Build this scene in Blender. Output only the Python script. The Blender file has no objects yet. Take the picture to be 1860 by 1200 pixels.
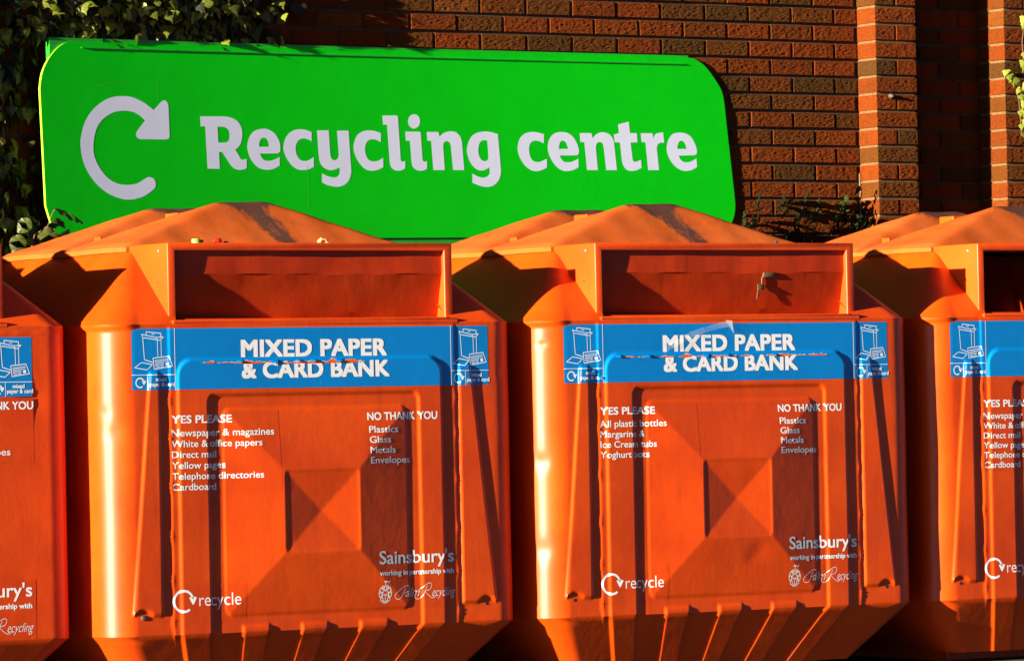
import bpy, bmesh, math, random
import numpy as np
from mathutils import Matrix, Vector
random.seed(7)
S = bpy.context.scene
COL = S.collection
GZ = 0.945            # camera height above the ground
# ------------------------------------------------------------------ camera
th, ph, ro = 0.567343, 0.0175715, -0.0205132
fw = Vector((math.sin(th)*math.cos(ph), math.cos(th)*math.cos(ph), math.sin(ph)))
r0 = Vector((math.cos(th), -math.sin(th), 0)); u0 = r0.cross(fw)
rt = r0*math.cos(ro)+u0*math.sin(ro); up = u0*math.cos(ro)-r0*math.sin(ro)
cam = bpy.data.cameras.new('camera'); camo = bpy.data.objects.new('camera', cam); COL.objects.link(camo)
m = Matrix((rt, up, -fw)).transposed().to_4x4(); m.translation = Vector((-8.05983, -15.0379, GZ)); camo.matrix_world = m
cam.sensor_width = 36; cam.lens = 9206.59/1860*36; cam.clip_start = 0.5; cam.clip_end = 1000
S.camera = camo
# ------------------------------------------------------------------ light
AZ, EL = math.radians(82.5), math.radians(8.75)       # the way the light travels: right along the row, a little down
Ld = Vector((math.sin(AZ)*math.cos(EL), math.cos(AZ)*math.cos(EL), -math.sin(EL)))
sun = bpy.data.lights.new('sun', 'SUN'); sun.energy = 5.0; sun.angle = math.radians(0.5); sun.color = (1.0, 0.88, 0.66)
suno = bpy.data.objects.new('sun', sun); COL.objects.link(suno); suno.rotation_euler = Ld.to_track_quat('-Z', 'Y').to_euler()
suno.location = (-20, -4, 6)
W = bpy.data.worlds.new('World'); S.world = W; W.use_nodes = True
nt = W.node_tree; sky = nt.nodes.new('ShaderNodeTexSky'); sky.sky_type = 'NISHITA'; sky.sun_disc = False
sky.sun_elevation = EL; sky.sun_rotation = math.radians(262.5)
bg = nt.nodes['Background']; bg.inputs['Strength'].default_value = 0.05
sky.air_density = 0.1; sky.dust_density = 0.1; sky.ozone_density = 1.0
nt.links.new(sky.outputs[0], bg.inputs[0])
S.view_settings.view_transform = 'Standard'; S.view_settings.look = 'None'
S.view_settings.exposure = 2.3; S.view_settings.gamma = 1.0

# ------------------------------------------------------------------ helpers
def tag(o, label=None, cat=None, group=None, kind=None):
    if label: o['label'] = label
    if cat: o['category'] = cat
    if group: o['group'] = group
    if kind: o['kind'] = kind
    return o
def link(name, me, mat=None, parent=None):
    o = bpy.data.objects.new(name, me); COL.objects.link(o)
    if mat:
        for mm in (mat if isinstance(mat, (list, tuple)) else [mat]): me.materials.append(mm)
    if parent: o.parent = parent
    return o
def empty(name, loc, rz=0):
    o = bpy.data.objects.new(name, None); COL.objects.link(o); o.location = loc; o.rotation_euler = (0, 0, rz)
    o.empty_display_size = .2
    return o
def mesh_np(name, verts, faces, smooth=None):
    me = bpy.data.meshes.new(name); me.from_pydata([tuple(v) for v in verts], [], [tuple(f) for f in faces]); me.update()
    if smooth is not None:
        me.shade_smooth()
        if smooth > 0: me.set_sharp_from_angle(angle=math.radians(smooth))
    return me
def bm_mesh(name, bm, smooth=None):
    me = bpy.data.meshes.new(name); bm.normal_update(); bm.to_mesh(me); bm.free()
    if smooth is not None:
        me.shade_smooth()
        if smooth > 0: me.set_sharp_from_angle(angle=math.radians(smooth))
    return me
def add_box(bm, x0, x1, y0, y1, z0, z1, bev=0):
    vs = [bm.verts.new((x, y, z)) for x in (x0, x1) for y in (y0, y1) for z in (z0, z1)]
    q = [(0,1,3,2),(4,6,7,5),(0,4,5,1),(2,3,7,6),(0,2,6,4),(1,5,7,3)]
    fs = [bm.faces.new([vs[i] for i in f]) for f in q]
    if bev:
        es = list({e for f in fs for e in f.edges})
        bmesh.ops.bevel(bm, geom=es, offset=bev, segments=2, affect='EDGES', profile=.5)
def add_tube(bm, pts, r, n=6):
    rings = []
    for i, p in enumerate(pts):
        p = Vector(p); a = Vector(pts[max(i-1, 0)]); b = Vector(pts[min(i+1, len(pts)-1)])
        d = (b-a).normalized(); s = d.orthogonal().normalized(); t = d.cross(s)
        rr = r[i] if isinstance(r, (list, tuple)) else r
        rings.append([bm.verts.new(p+rr*(math.cos(k*2*math.pi/n)*s+math.sin(k*2*math.pi/n)*t)) for k in range(n)])
    for A, B in zip(rings, rings[1:]):
        for k in range(n): bm.faces.new((A[k], A[(k+1) % n], B[(k+1) % n], B[k]))
    bm.faces.new(rings[0][::-1]); bm.faces.new(rings[-1])
def add_disc_dome(bm, c, ax, r, h, n=12):
    c = Vector(c); ax = Vector(ax).normalized(); s = ax.orthogonal().normalized(); t = ax.cross(s)
    R = []
    for rr, hh in ((r, 0), (r*.95, h*.6), (r*.6, h*.95)):
        R.append([bm.verts.new(c+ax*hh+rr*(math.cos(k*2*math.pi/n)*s+math.sin(k*2*math.pi/n)*t)) for k in range(n)])
    for A, B in zip(R, R[1:]):
        for k in range(n): bm.faces.new((A[k], A[(k+1) % n], B[(k+1) % n], B[k]))
    bm.faces.new(R[-1])

# ------------------------------------------------------------------ materials
def newmat(name):
    M = bpy.data.materials.new(name); M.use_nodes = True
    n = M.node_tree.nodes; return M, n, M.node_tree.links, n['Principled BSDF']
def N(n, t, **kw):
    x = n.new(t)
    for k, v in kw.items(): setattr(x, k, v)
    return x
def noise(n, l, vec, scale, detail=4, rough=.55, dist=0):
    x = N(n, 'ShaderNodeTexNoise'); x.inputs['Scale'].default_value = scale; x.inputs['Detail'].default_value = detail
    x.inputs['Roughness'].default_value = rough; x.inputs['Distortion'].default_value = dist
    l.new(vec, x.inputs['Vector']); return x.outputs[0]
def ramp(n, l, f, stops):
    x = N(n, 'ShaderNodeValToRGB'); e = x.color_ramp.elements
    while len(e) < len(stops): e.new(.5)
    for i, (p_, c) in enumerate(stops): e[i].position = p_; e[i].color = (*c, 1) if len(c) == 3 else c
    l.new(f, x.inputs[0]); return x.outputs[0]
def mapv(n, l, vec, sc=(1, 1, 1), rot=(0, 0, 0), loc=(0, 0, 0)):
    x = N(n, 'ShaderNodeMapping'); x.inputs['Scale'].default_value = sc; x.inputs['Rotation'].default_value = rot; x.inputs['Location'].default_value = loc
    l.new(vec, x.inputs[0]); return x.outputs[0]
def mix(n, l, f, a, b, mode='MIX'):
    x = N(n, 'ShaderNodeMix', data_type='RGBA', blend_type=mode)
    if isinstance(f, (int, float)): x.inputs[0].default_value = f
    else: l.new(f, x.inputs[0])
    for i, v in ((6, a), (7, b)):
        if isinstance(v, tuple): x.inputs[i].default_value = (*v, 1)
        else: l.new(v, x.inputs[i])
    return x.outputs[2]
def math_(n, l, op, a, b=None, c=None, clamp=False):
    x = N(n, 'ShaderNodeMath', operation=op, use_clamp=clamp)
    for i, v in enumerate((a, b, c)):
        if v is None: continue
        if isinstance(v, (int, float)): x.inputs[i].default_value = v
        else: l.new(v, x.inputs[i])
    return x.outputs[0]
def bump(n, l, h, dist, strength=1.0, normal=None):
    x = N(n, 'ShaderNodeBump'); x.inputs['Distance'].default_value = dist; x.inputs['Strength'].default_value = strength
    l.new(h, x.inputs['Height'])
    if normal: l.new(normal, x.inputs['Normal'])
    return x.outputs[0]
def objco(n): return N(n, 'ShaderNodeTexCoord').outputs['Object']

def mat_paint(name, base, dark, light, rough=.38, dirt=False, wear=.75, spec=.06, coat=.65):
    M, n, l, p = newmat(name); here = objco(n)
    gr_ = N(n, 'ShaderNodeAttribute', attribute_name='grime', attribute_type='OBJECT')
    va = N(n, 'ShaderNodeVectorMath', operation='ADD'); l.new(here, va.inputs[0]); l.new(gr_.outputs['Fac'], va.inputs[1]); co = va.outputs[0]
    big = noise(n, l, co, 3.2, 5, .6); fine = noise(n, l, co, 70, 3)
    c = ramp(n, l, big, [(.3, dark), (.5, base), (.72, light)])
    # rain-washed streaks
    st = noise(n, l, mapv(n, l, co, (38, 38, 1.6)), 1.0, 4, .6)
    c = mix(n, l, math_(n, l, 'MULTIPLY', ramp(n, l, st, [(.52, (0, 0, 0)), (.75, (1, 1, 1))]), .35*wear), c, tuple(v*.55 for v in base))
    # scratches and chips
    sc = noise(n, l, mapv(n, l, co, (9, 9, 55), (0, .5, .2)), 2.2, 6, .7)
    c = mix(n, l, math_(n, l, 'MULTIPLY', ramp(n, l, sc, [(.655, (0, 0, 0)), (.70, (1, 1, 1))]), .6*wear), c, light)
    gr = math_(n, l, 'MULTIPLY', ramp(n, l, noise(n, l, mapv(n, l, co, (3, 3, 1.2)), 3.0, 8, .72), [(.50, (0, 0, 0)), (.72, (1, 1, 1))]), .30*wear)
    c = mix(n, l, gr, c, (.20, .022, .002))
    ch = noise(n, l, mapv(n, l, co, (1, 1, .8)), 24, 6, .75)
    c = mix(n, l, math_(n, l, 'MULTIPLY', ramp(n, l, ch, [(.735, (0, 0, 0)), (.75, (1, 1, 1))]), .8*wear), c, (.06, .018, .012))
    sp = noise(n, l, co, 120, 2, .5)
    c = mix(n, l, math_(n, l, 'MULTIPLY', ramp(n, l, sp, [(.74, (0, 0, 0)), (.78, (1, 1, 1))]), .75*wear), c, (.05, .015, .01))
    if dirt:
        sx = N(n, 'ShaderNodeSeparateXYZ'); l.new(here, sx.inputs[0])
        X, Y, Z = sx.outputs
        top = math_(n, l, 'SUBTRACT', LIDTOP, Z)                       # distance below the ridge
        ctr = math_(n, l, 'MULTIPLY_ADD', top, .45, .02)
        dx = math_(n, l, 'DIVIDE', math_(n, l, 'SUBTRACT', X, ctr), .07)
        band = math_(n, l, 'POWER', 2.718, math_(n, l, 'MULTIPLY', math_(n, l, 'MULTIPLY', dx, dx), -1.0))
        rid = math_(n, l, 'POWER', 2.718, math_(n, l, 'MULTIPLY', top, -45.0))
        ns = noise(n, l, mapv(n, l, co, (24, 5, 10), (0, -.4, 0)), 1.6, 7, .72, .6)
        ns2 = noise(n, l, co, 14, 8, .75)
        msk = math_(n, l, 'ADD', math_(n, l, 'MULTIPLY', band, .33), math_(n, l, 'MULTIPLY', rid, .30))
        f = math_(n, l, 'ADD', msk, math_(n, l, 'MULTIPLY', math_(n, l, 'ADD', ns, ns2), .5))
        f = ramp(n, l, f, [(.67, (0, 0, 0)), (.80, (1, 1, 1))])
        c = mix(n, l, math_(n, l, 'MULTIPLY', f, .92), c, (.035, .024, .022))
        g = ramp(n, l, noise(n, l, mapv(n, l, co, (6, 6, 2)), 2.0, 6, .7), [(.45, (0, 0, 0)), (.8, (1, 1, 1))])
        c = mix(n, l, math_(n, l, 'MULTIPLY', g, .35), c, (.22, .08, .045))
    l.new(c, p.inputs['Base Color'])
    rr = math_(n, l, 'MULTIPLY_ADD', big, .2, rough-.08); l.new(rr, p.inputs['Roughness']); p.inputs['Specular IOR Level'].default_value = spec
    p.inputs['Coat Weight'].default_value = coat; p.inputs['Coat Roughness'].default_value = .43; p.inputs['Coat IOR'].default_value = 1.45
    b1 = bump(n, l, noise(n, l, co, 9, 3, .5), .004, .35)
    b2 = bump(n, l, fine, .0008, .35, b1)
    l.new(b2, p.inputs['Normal'])
    return M
LIDTOP = 0.785+GZ
M_paint = mat_paint('orange_paint', (.55, .050, .0002), (.47, .038, .0002), (.62, .064, .0004))
M_lid = mat_paint('faded_orange_paint', (.44, .082, .012), (.38, .066, .008), (.49, .10, .018), .6, True, .8, .1, .05)
M_flap = mat_paint('scuffed_orange_paint', (.35, .024, .0004), (.26, .016, .0004), (.42, .034, .001), .45, False, 1.3, .12, .3)

def mat_simple(name, c, rough=.5, metal=0, var=.12, sc=30, bmp=0, bsc=80):
    M, n, l, p = newmat(name); co = objco(n)
    f = noise(n, l, co, sc, 5, .6)
    l.new(ramp(n, l, f, [(.3, tuple(v*(1-var) for v in c)), (.7, tuple(min(v*(1+var), .95) for v in c))]), p.inputs['Base Color'])
    p.inputs['Roughness'].default_value = rough; p.inputs['Metallic'].default_value = metal
    if bmp: l.new(bump(n, l, noise(n, l, co, bsc, 4), bmp, .6), p.inputs['Normal'])
    return M
def mat_vinyl(name, c, wear, spec=.3):
    M, n, l, p = newmat(name); co = objco(n)
    f = noise(n, l, co, 5, 5, .6)
    c1 = ramp(n, l, f, [(.3, tuple(v*.9 for v in c)), (.7, c)])
    sc = noise(n, l, mapv(n, l, co, (60, 60, 6), (0, .9, 0)), 1.4, 6, .7)
    c1 = mix(n, l, math_(n, l, 'MULTIPLY', ramp(n, l, sc, [(.7, (0, 0, 0)), (.74, (1, 1, 1))]), .35), c1, wear)
    l.new(c1, p.inputs['Base Color']); p.inputs['Roughness'].default_value = .32; p.inputs['Specular IOR Level'].default_value = spec
    l.new(bump(n, l, noise(n, l, co, 22, 3), .0015, .3), p.inputs['Normal'])
    return M
M_blue = mat_vinyl('blue_vinyl', (.001, .19, .57), (.45, .6, .75))
M_white = mat_simple('white_lettering', (.78, .79, .84), .45, 0, .06, 60)
M_film = mat_paint('clear_film_over_paint', (.53, .047, .0002), (.455, .036, .0002), (.60, .060, .0004), .30)
M_line = mat_simple('white_line', (.72, .78, .88), .45, 0, .05)
M_green = mat_vinyl('green_sign_face', (.002, .56, .004), (.2, .6, .25), .1)
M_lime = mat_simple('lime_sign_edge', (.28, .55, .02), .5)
M_greenr = mat_simple('green_rail', (.008, .32, .012), .5)
M_signtext = mat_simple('pale_sign_lettering', (.66, .72, .93), .5, 0, .03, 8)
M_bolt = mat_simple('zinc_bolt', (.3, .26, .2), .35, .8)
M_dark = mat_simple('black_hole', (.01, .006, .004), .8)
M_rust = mat_simple('rusty_steel', (.08, .038, .014), .7, 0, .4, 90)
M_torn = mat_simple('torn_paper', (.75, .76, .8), .8, 0, .15, 200)
M_bare = mat_simple('bare_orange_paint', (.72, .10, .006), .5, 0, .2, 120)
M_mortar = mat_simple('mortar', (.055, .033, .014), .9, 0, .35, 60, .003, 250)
M_pmortar = mat_simple('pale_mortar', (.11, .055, .016), .9, 0, .3, 60, .003, 250)
M_asph = mat_simple('asphalt', (.04, .034, .03), .9, 0, .35, 40, .006, 220)

def mat_brick():
    M, n, l, p = newmat('brick'); co = objco(n)
    a = N(n, 'ShaderNodeAttribute', attribute_name='tone')
    c = ramp(n, l, a.outputs['Fac'], [(0, (.072, .030, .005)), (.22, (.12, .036, .004)), (.5, (.155, .030, .0025)), (.8, (.20, .035, .0025)), (1, (.17, .050, .007))])
    bl = noise(n, l, co, 26, 5, .65)
    c = mix(n, l, math_(n, l, 'MULTIPLY', ramp(n, l, bl, [(.45, (0, 0, 0)), (.7, (1, 1, 1))]), .5), c, (.09, .024, .007))
    sp = noise(n, l, co, 160, 3, .6)
    c = mix(n, l, math_(n, l, 'MULTIPLY', ramp(n, l, sp, [(.62, (0, 0, 0)), (.72, (1, 1, 1))]), .35), c, (.24, .075, .02))
    l.new(c, p.inputs['Base Color']); p.inputs['Roughness'].default_value = .9; p.inputs['Specular IOR Level'].default_value = .08
    h1 = noise(n, l, mapv(n, l, co, (35, 45, 110), (0, .12, 0)), 1.0, 6, .7, 1.2)
    h2 = noise(n, l, co, 300, 2, .6)
    b = bump(n, l, h1, .012, 1.0); b = bump(n, l, h2, .006, .9, b)
    l.new(b, p.inputs['Normal']); return M
M_brick = mat_brick()

def mat_leaf(name, c0, c1, tr=.25):
    M, n, l, p = newmat(name)
    a = N(n, 'ShaderNodeAttribute', attribute_name='tone')
    l.new(ramp(n, l, a.outputs['Fac'], [(0, c0), (1, c1)]), p.inputs['Base Color'])
    p.inputs['Roughness'].default_value = .45; p.inputs['Specular IOR Level'].default_value = .25
    p.inputs['Transmission Weight'].default_value = 0
    t = N(n, 'ShaderNodeBsdfTranslucent'); l.new(ramp(n, l, a.outputs['Fac'], [(0, c0), (1, c1)]), t.inputs[0])
    mx = N(n, 'ShaderNodeMixShader'); mx.inputs[0].default_value = tr
    l.new(p.outputs[0], mx.inputs[1]); l.new(t.outputs[0], mx.inputs[2]); l.new(mx.outputs[0], n['Material Output'].inputs[0])
    return M
M_ivy = mat_leaf('ivy_leaf', (.003, .0065, .001), (.19, .22, .022), .10)  # near-black to yellow-green range paints shaded and sunlit leaves into the colour
M_weed = mat_leaf('weed_leaf', (.003, .006, .002), (.02, .04, .008), .06)  # near-black leaf colour, with the weed's shade painted in
M_bram = mat_leaf('bramble_leaf', (.02, .032, .005), (.07, .085, .012), .15)
M_stem = mat_simple('stem', (.12, .05, .025), .7)

# ------------------------------------------------------------------ ground
me = mesh_np('ground', [(-300, -300, 0), (300, -300, 0), (300, 300, 0), (-300, 300, 0)], [(0, 1, 2, 3)])
tag(link('ground', me, M_asph), kind='structure')

# ------------------------------------------------------------------ brick wall
YW = 2.6; DP = .13; ZT = 3.9
PIERS = ((4.980, 5.197, .13), (5.640, 5.857, .18))
wall_bm = {'wall': ([], [], []), 'p0': ([], [], []), 'p1': ([], [], [])}
def brick(key, x0, x1, z0, z1, yf, depth, tone, left=True):
    V, F, T = wall_bm[key]; c = .0025; b = len(V)
    j = lambda: random.uniform(-.0012, .0012)
    yj = yf+random.uniform(-.0015, .0015)
    o = [(x0, z0), (x1, z0), (x1, z1), (x0, z1)]; i_ = [(x0+c, z0+c), (x1-c, z0+c), (x1-c, z1-c), (x0+c, z1-c)]
    if FINE[0] < x0 and x1 < FINE[1] and FINE[2] < z0-GZ < FINE[3]:
        # drag-faced front: a real rough surface, which throws real shade at this raking light
        nx = max(8, int((x1-x0)/.0050)); nz = 14
        R = BR.normal(0, 1, (nz+3, nx+5)); R = (R[:, :-4]*.15+R[:, 1:-3]*.6+R[:, 2:-2]+R[:, 3:-1]*.6+R[:, 4:]*.15)/1.35; R = R[:-2]*.15+R[1:-1]+R[2:]*.15
        R = R[:nz+1, :nx+1]; fade = np.minimum(1, np.minimum.outer(np.minimum(np.arange(nz+1), nz-np.arange(nz+1)), np.minimum(np.arange(nx+1), nx-np.arange(nx+1)))*.6+.25)
        H = -.00058*R*fade
        for j_ in range(nz+1):
            for q_ in range(nx+1): V.append((x0+c+(x1-x0-2*c)*q_/nx, yj+H[j_, q_], z0+c+(z1-z0-2*c)*j_/nz))
        f = [(b+j_*(nx+1)+q_, b+j_*(nx+1)+q_+1, b+(j_+1)*(nx+1)+q_+1, b+(j_+1)*(nx+1)+q_) for j_ in range(nz) for q_ in range(nx)]
        e = len(V); k0, k1, k2, k3 = b, b+nx, b+nz*(nx+1)+nx, b+nz*(nx+1)
        V += [(x+j()*.5, yj+c, z+j()*.5) for x, z in o]; V += [(x, yf+depth, z) for x, z in o]
        lo = list(range(k0, k1+1)); hi = list(range(k3, k2+1)); le = list(range(k0, k3+1, nx+1)); ri = list(range(k1, k2+1, nx+1))
        f += [tuple([e, e+1]+lo[::-1]), tuple([e+1, e+2]+ri[::-1]), tuple([e+2, e+3]+hi), tuple([e+3, e]+le)]
        f += [(e+4+k_, e+4+(k_+1) % 4, e+(k_+1) % 4, e+k_) for k_ in range(4)]
        F += f; T += [tone]*len(f); return
    V += [(x, yj, z) for x, z in i_]; V += [(x+j()*.5, yj+c, z+j()*.5) for x, z in o]; V += [(x, yf+depth, z) for x, z in o]
    f = [(0, 1, 2, 3)]+[(k+4, (k+1) % 4+4, (k+1) % 4, k) for k in range(4)]+[(k+8, (k+1) % 4+8, (k+1) % 4+4, k+4) for k in range(4)]
    F += [tuple(b+q for q in t) for t in f]; T += [tone]*len(f)
def tone():
    r = random.random()
    return min(1, max(0, random.gauss(.62, .16) if r < .68 else random.gauss(.15, .12)))
BR = np.random.default_rng(3); FINE = (.7, 6.3, .55, 1.86)
zc = 1.669+GZ+.075*30
for r in range(80):
    z1 = zc-.075*r-.0058; z0 = z1-.0634
    if z1 > ZT or z0 < 0.0: continue
    off = 0 if (r % 2 == 1) else .1125          # the course just under the reference joint is half-lapped
    off = .1125 if ((r-30) % 2 == 0) else 0
    k = -24
    while True:
        x0 = 2.3795+off+.225*k+.0062; x1 = x0+.2126; k += 1
        if x0 > 9.5: break
        segs = [(x0, x1)]
        for a, b, DP in PIERS:
            ns = []
            for s0, s1 in segs:
                if s1 <= a or s0 >= b: ns.append((s0, s1))
                else:
                    if s0 < a-.03: ns.append((s0, a-.004))
                    if s1 > b+.03: ns.append((b+.004, s1))
            segs = ns
        for s0, s1 in segs: brick('wall', s0, s1, z0, z1, YW, .012, tone())
    for pi, (a, b, DP) in enumerate(PIERS):
        kk = 'p%d' % pi
        if r % 2: brick(kk, a, b, z0, z1, YW-DP, DP+.004, tone())
        else:
            mid = (a+b)/2
            brick(kk, a, mid-.005, z0, z1, YW-DP, DP+.004, tone()); brick(kk, mid+.005, b, z0, z1, YW-DP, DP+.004, tone())
wall = empty('brick_wall', (3.5, YW, 0))
tag(wall, 'dark red rough-faced brick wall behind the green sign and the orange banks', 'wall')
def put_bricks(name, key, parent):
    V, F, T = wall_bm[key]
    me = mesh_np(name, [(x-3.5, y-YW, z) for x, y, z in V], F)
    at = me.attributes.new('tone', 'FLOAT', 'FACE'); at.data.foreach_set('value', T)
    return link(name, me, M_brick, parent)
put_bricks('brick_courses', 'wall', wall)
bm = bmesh.new(); add_box(bm, -6.5, 6.0, .0095, .22, 0, ZT)
link('mortar', bm_mesh('mortar', bm), M_mortar, wall)
for pi, (a, b, DP) in enumerate(PIERS):
    o = put_bricks('pier', 'p%d' % pi, wall)
    bm = bmesh.new(); add_box(bm, a-3.5+.0065, b-3.5-.007, -DP+.0075, .0085, 0, ZT)
    link('pier_mortar', bm_mesh('pier_mortar', bm), M_pmortar, o)
    if pi == 0:
        bm = bmesh.new(); add_disc_dome(bm, (5.055-3.5, -DP-.0005, 1.358+GZ), (0, -1, 0), .012, .010)
        add_disc_dome(bm, (5.055-3.5, -DP-.009, 1.358+GZ), (0, -1, 0), .006, .008, 6)
        link('wall_bolt', bm_mesh('wall_bolt', bm, 40), M_bolt, o)
bm = bmesh.new()
pts = [(4.970, YW-.006, GZ+1.03-.02*i) for i in range(24)]
pts = [(x+random.uniform(-.0025, .0025), y+random.uniform(-.004, 0), z) for x, y, z in pts]
add_tube(bm, pts, .0016, 5)
tag(link('wire', bm_mesh('wire', bm, 60), mat_simple('pale_wire', (.22, .18, .10), .6)), 'thin pale wire hanging in the corner where the wall meets the brick pier', 'wire')

# ------------------------------------------------------------------ banks
XL, XR, YB = -.087, 1.542, 1.56
RC = .10
OX, OY = .72, .78                      # the bank's own origin, at the middle of its base
Z_EDGE, Z_SH, Z_TOP, Z_BOT = -.702, .345, .62, -.905
def ss(t): t = np.clip(t, 0, 1); return t*t*(3-2*t)
def lin(t): return np.clip(t, 0, 1)
def rbox(x, z, x0, x1, z0, z1, r, w):
    cx, cz, hx, hz = (x0+x1)/2, (z0+z1)/2, (x1-x0)/2-r, (z1-z0)/2-r
    qx, qz = np.abs(x-cx)-hx, np.abs(z-cz)-hz
    d = np.hypot(np.maximum(qx, 0), np.maximum(qz, 0))+np.minimum(np.maximum(qx, qz), 0)-r
    return ss(-d/w)
_rng = np.random.default_rng(5)
_wv = [(_rng.uniform(2, 14), _rng.uniform(2, 12), _rng.uniform(0, 6.28), _rng.uniform(0, 6.28)) for _ in range(10)]
def wob(x, z, seed):
    h = 0*x
    for a, b, c, d in _wv: h = h+np.sin(a*x+c+seed*1.7)*np.sin(b*z+d+seed*2.3)/(a+b)
    return h*.0035
def relief(x, z, kind, seed, dents=()):
    """outward height of the pressed steel front; x runs round the corners, z up (camera height = 0)"""
    x = np.asarray(x, float); z = np.asarray(z, float)
    h = wob(x, z, seed)
    if kind == 'plain':
        h = h+.0016*np.exp(-((z-.322)/.004)**2)*(.6+.4*np.sin(x*90))
        for (a, b, r, d) in dents: h = h-d*np.exp(-((x-a)**2+(z-b)**2)/r**2)
        return h
    # lapped centre plate with its weld beads
    h = h+.003*lin((x-.141)/.004)*lin((1.279-x)/.004)*lin((.34-z)/.01)
    for xs in (.141, 1.279):
        for zb in (.085, -.04, -.2, -.37, -.52, -.66):
            h = h+.0035*np.exp(-((x-xs)/.005)**2)*np.exp(-((z-zb)/.022)**2)*(.7+.5*np.sin(z*420))
    ring = rbox(x, z, .168, 1.222, -1.2, .230, .06, .0085)
    inner = rbox(x, z, .283, 1.128, -1.2, .108, .03, .010)
    h = h+.0066*ring-.0060*inner
    p2 = rbox(x, z, .340, 1.076, -.648, .060, .03, .009)
    h = h+.0035*p2
    ix0, ix1, iz0, iz1 = .570, .868, -.438, -.156
    f = np.minimum(np.minimum((x-.352)/(ix0-.352), (1.066-x)/(1.066-ix1)), np.minimum((z+.640)/(iz0+.640), (.052-z)/(.052-iz1)))
    h = h+.0195*lin(f)
    rim = rbox(x, z, ix0, ix1, iz0, iz1, .022, .008)
    g = np.minimum(np.minimum((x-ix0)/.149, (ix1-x)/.149), np.minimum((z-iz0)/.141, (iz1-z)/.141))
    h = h-.0015*rim-.0120*lin(g)
    # tapering stiffeners at each side
    ll = .062+(.13-z)*(-.074/.773)
    t = ss((x-ll+.003)/.009)*ss((.108-x)/.010)*ss((.192-z)/.022)*ss((z+.640)/.012)
    t = t*(1-ss((.046-np.hypot(x-.028, z+.655))/.012))
    h = h+.0065*t
    lr = 1.352+(.122-z)*(.084/.754)
    t = ss((x-1.288)/.008)*ss((lr-x)/.010)*ss((.205-z)/.022)*ss((z+.640)/.012)
    t = t*(1-ss((.046-np.hypot(x-1.392, z+.655))/.012))
    h = h+.0065*t
    for a, b in ((.403, .517), (.634, .747), (.867, .988)):
        h = h+.0062*rbox(x, z, a, b, -.73, -.676, .006, .010)
    for (a, b, r, d) in dents: h = h-d*np.exp(-((x-a)**2+(z-b)**2)/r**2)
    return h
def under(x, kind):
    """raised ribs running down the undercut"""
    if kind == 'plain': return 0*x
    h = 0*x
    for a, b in ((.168, .290), (.403, .517), (.634, .747), (.867, .988), (1.108, 1.222)):
        h = h+.0085*ss((x-a)/.011)*ss((b-x)/.014)
    return h
# columns: side, corner, front, corner, side; u is the unrolled x coordinate
NA = 14
xf = np.linspace(XL+RC, XR-RC, 345)
def outline(inf, ins, inb, r):
    """points (x, y), normals and u around the plan, starting at the back left"""
    x0, x1, y0, y1 = XL+ins, XR-ins, inf, YB-inb
    P, Nn, U = [], [], []
    for t in np.linspace(0, 1, 8)[:-1]:
        P.append((x0, y1-r+(y0+r-(y1-r))*t)); Nn.append((-1, 0)); U.append(XL+RC-RC*1.5708-(1-t)*(YB-2*RC))
    for k in range(NA):
        a = k/NA*math.pi/2
        P.append((x0+r-r*math.cos(a), y0+r-r*math.sin(a))); Nn.append((-math.cos(a), -math.sin(a))); U.append(XL+RC-RC*(math.pi/2-a))
    for x in xf:
        t = (x-xf[0])/(xf[-1]-xf[0]); P.append((x0+r+(x1-x0-2*r)*t, y0)); Nn.append((0, -1)); U.append(x)
    for k in range(1, NA+1):
        a = k/NA*math.pi/2
        P.append((x1-r+r*math.sin(a), y0+r-r*math.cos(a))); Nn.append((math.sin(a), -math.cos(a))); U.append(XR-RC+RC*a)
    for t in np.linspace(0, 1, 8)[1:]:
        P.append((x1, y0+r+(y1-r-(y0+r))*t)); Nn.append((1, 0)); U.append(XR-RC+RC*1.5708+t*(YB-2*RC))
    for t in np.linspace(0, 1, 4)[1:-1]:
        P.append((x1+(x0-x1)*t, y1)); Nn.append((0, 1)); U.append(9)
    P[0] = (x0, y1); 
    P[len(P)-3] = (x1, y1)
    return np.array(P), np.array(Nn, float), np.array(U)
ROWZ = np.linspace(Z_EDGE, Z_SH, 178)
UC = np.concatenate([XL+RC-RC*(math.pi/2-np.arange(NA)/NA*math.pi/2), xf, XR-RC+RC*np.arange(1, NA+1)/NA*math.pi/2])
def warp(u, z, kind):
    """columns lean along the slanted stiffener edges so that their steps stay clean"""
    if kind == 'plain': return 0*u
    f = ss((.34-z)/.13)
    a = np.interp(u, [-.135, .0, .034, .106], [0, 1, 1, 0])*(.13-.386-z+.0)*0
    zl = z+.2565
    a = np.interp(u, [-.13, .005, .030, .104], [0, 1, 1, 0])*(zl*.0957)
    b = np.interp(u, [1.300, 1.382, 1.406, 1.53], [0, 1, 1, 0])*(-(z+.255)*.1114)
    return (a+b)*f
_grid = {}
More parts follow.
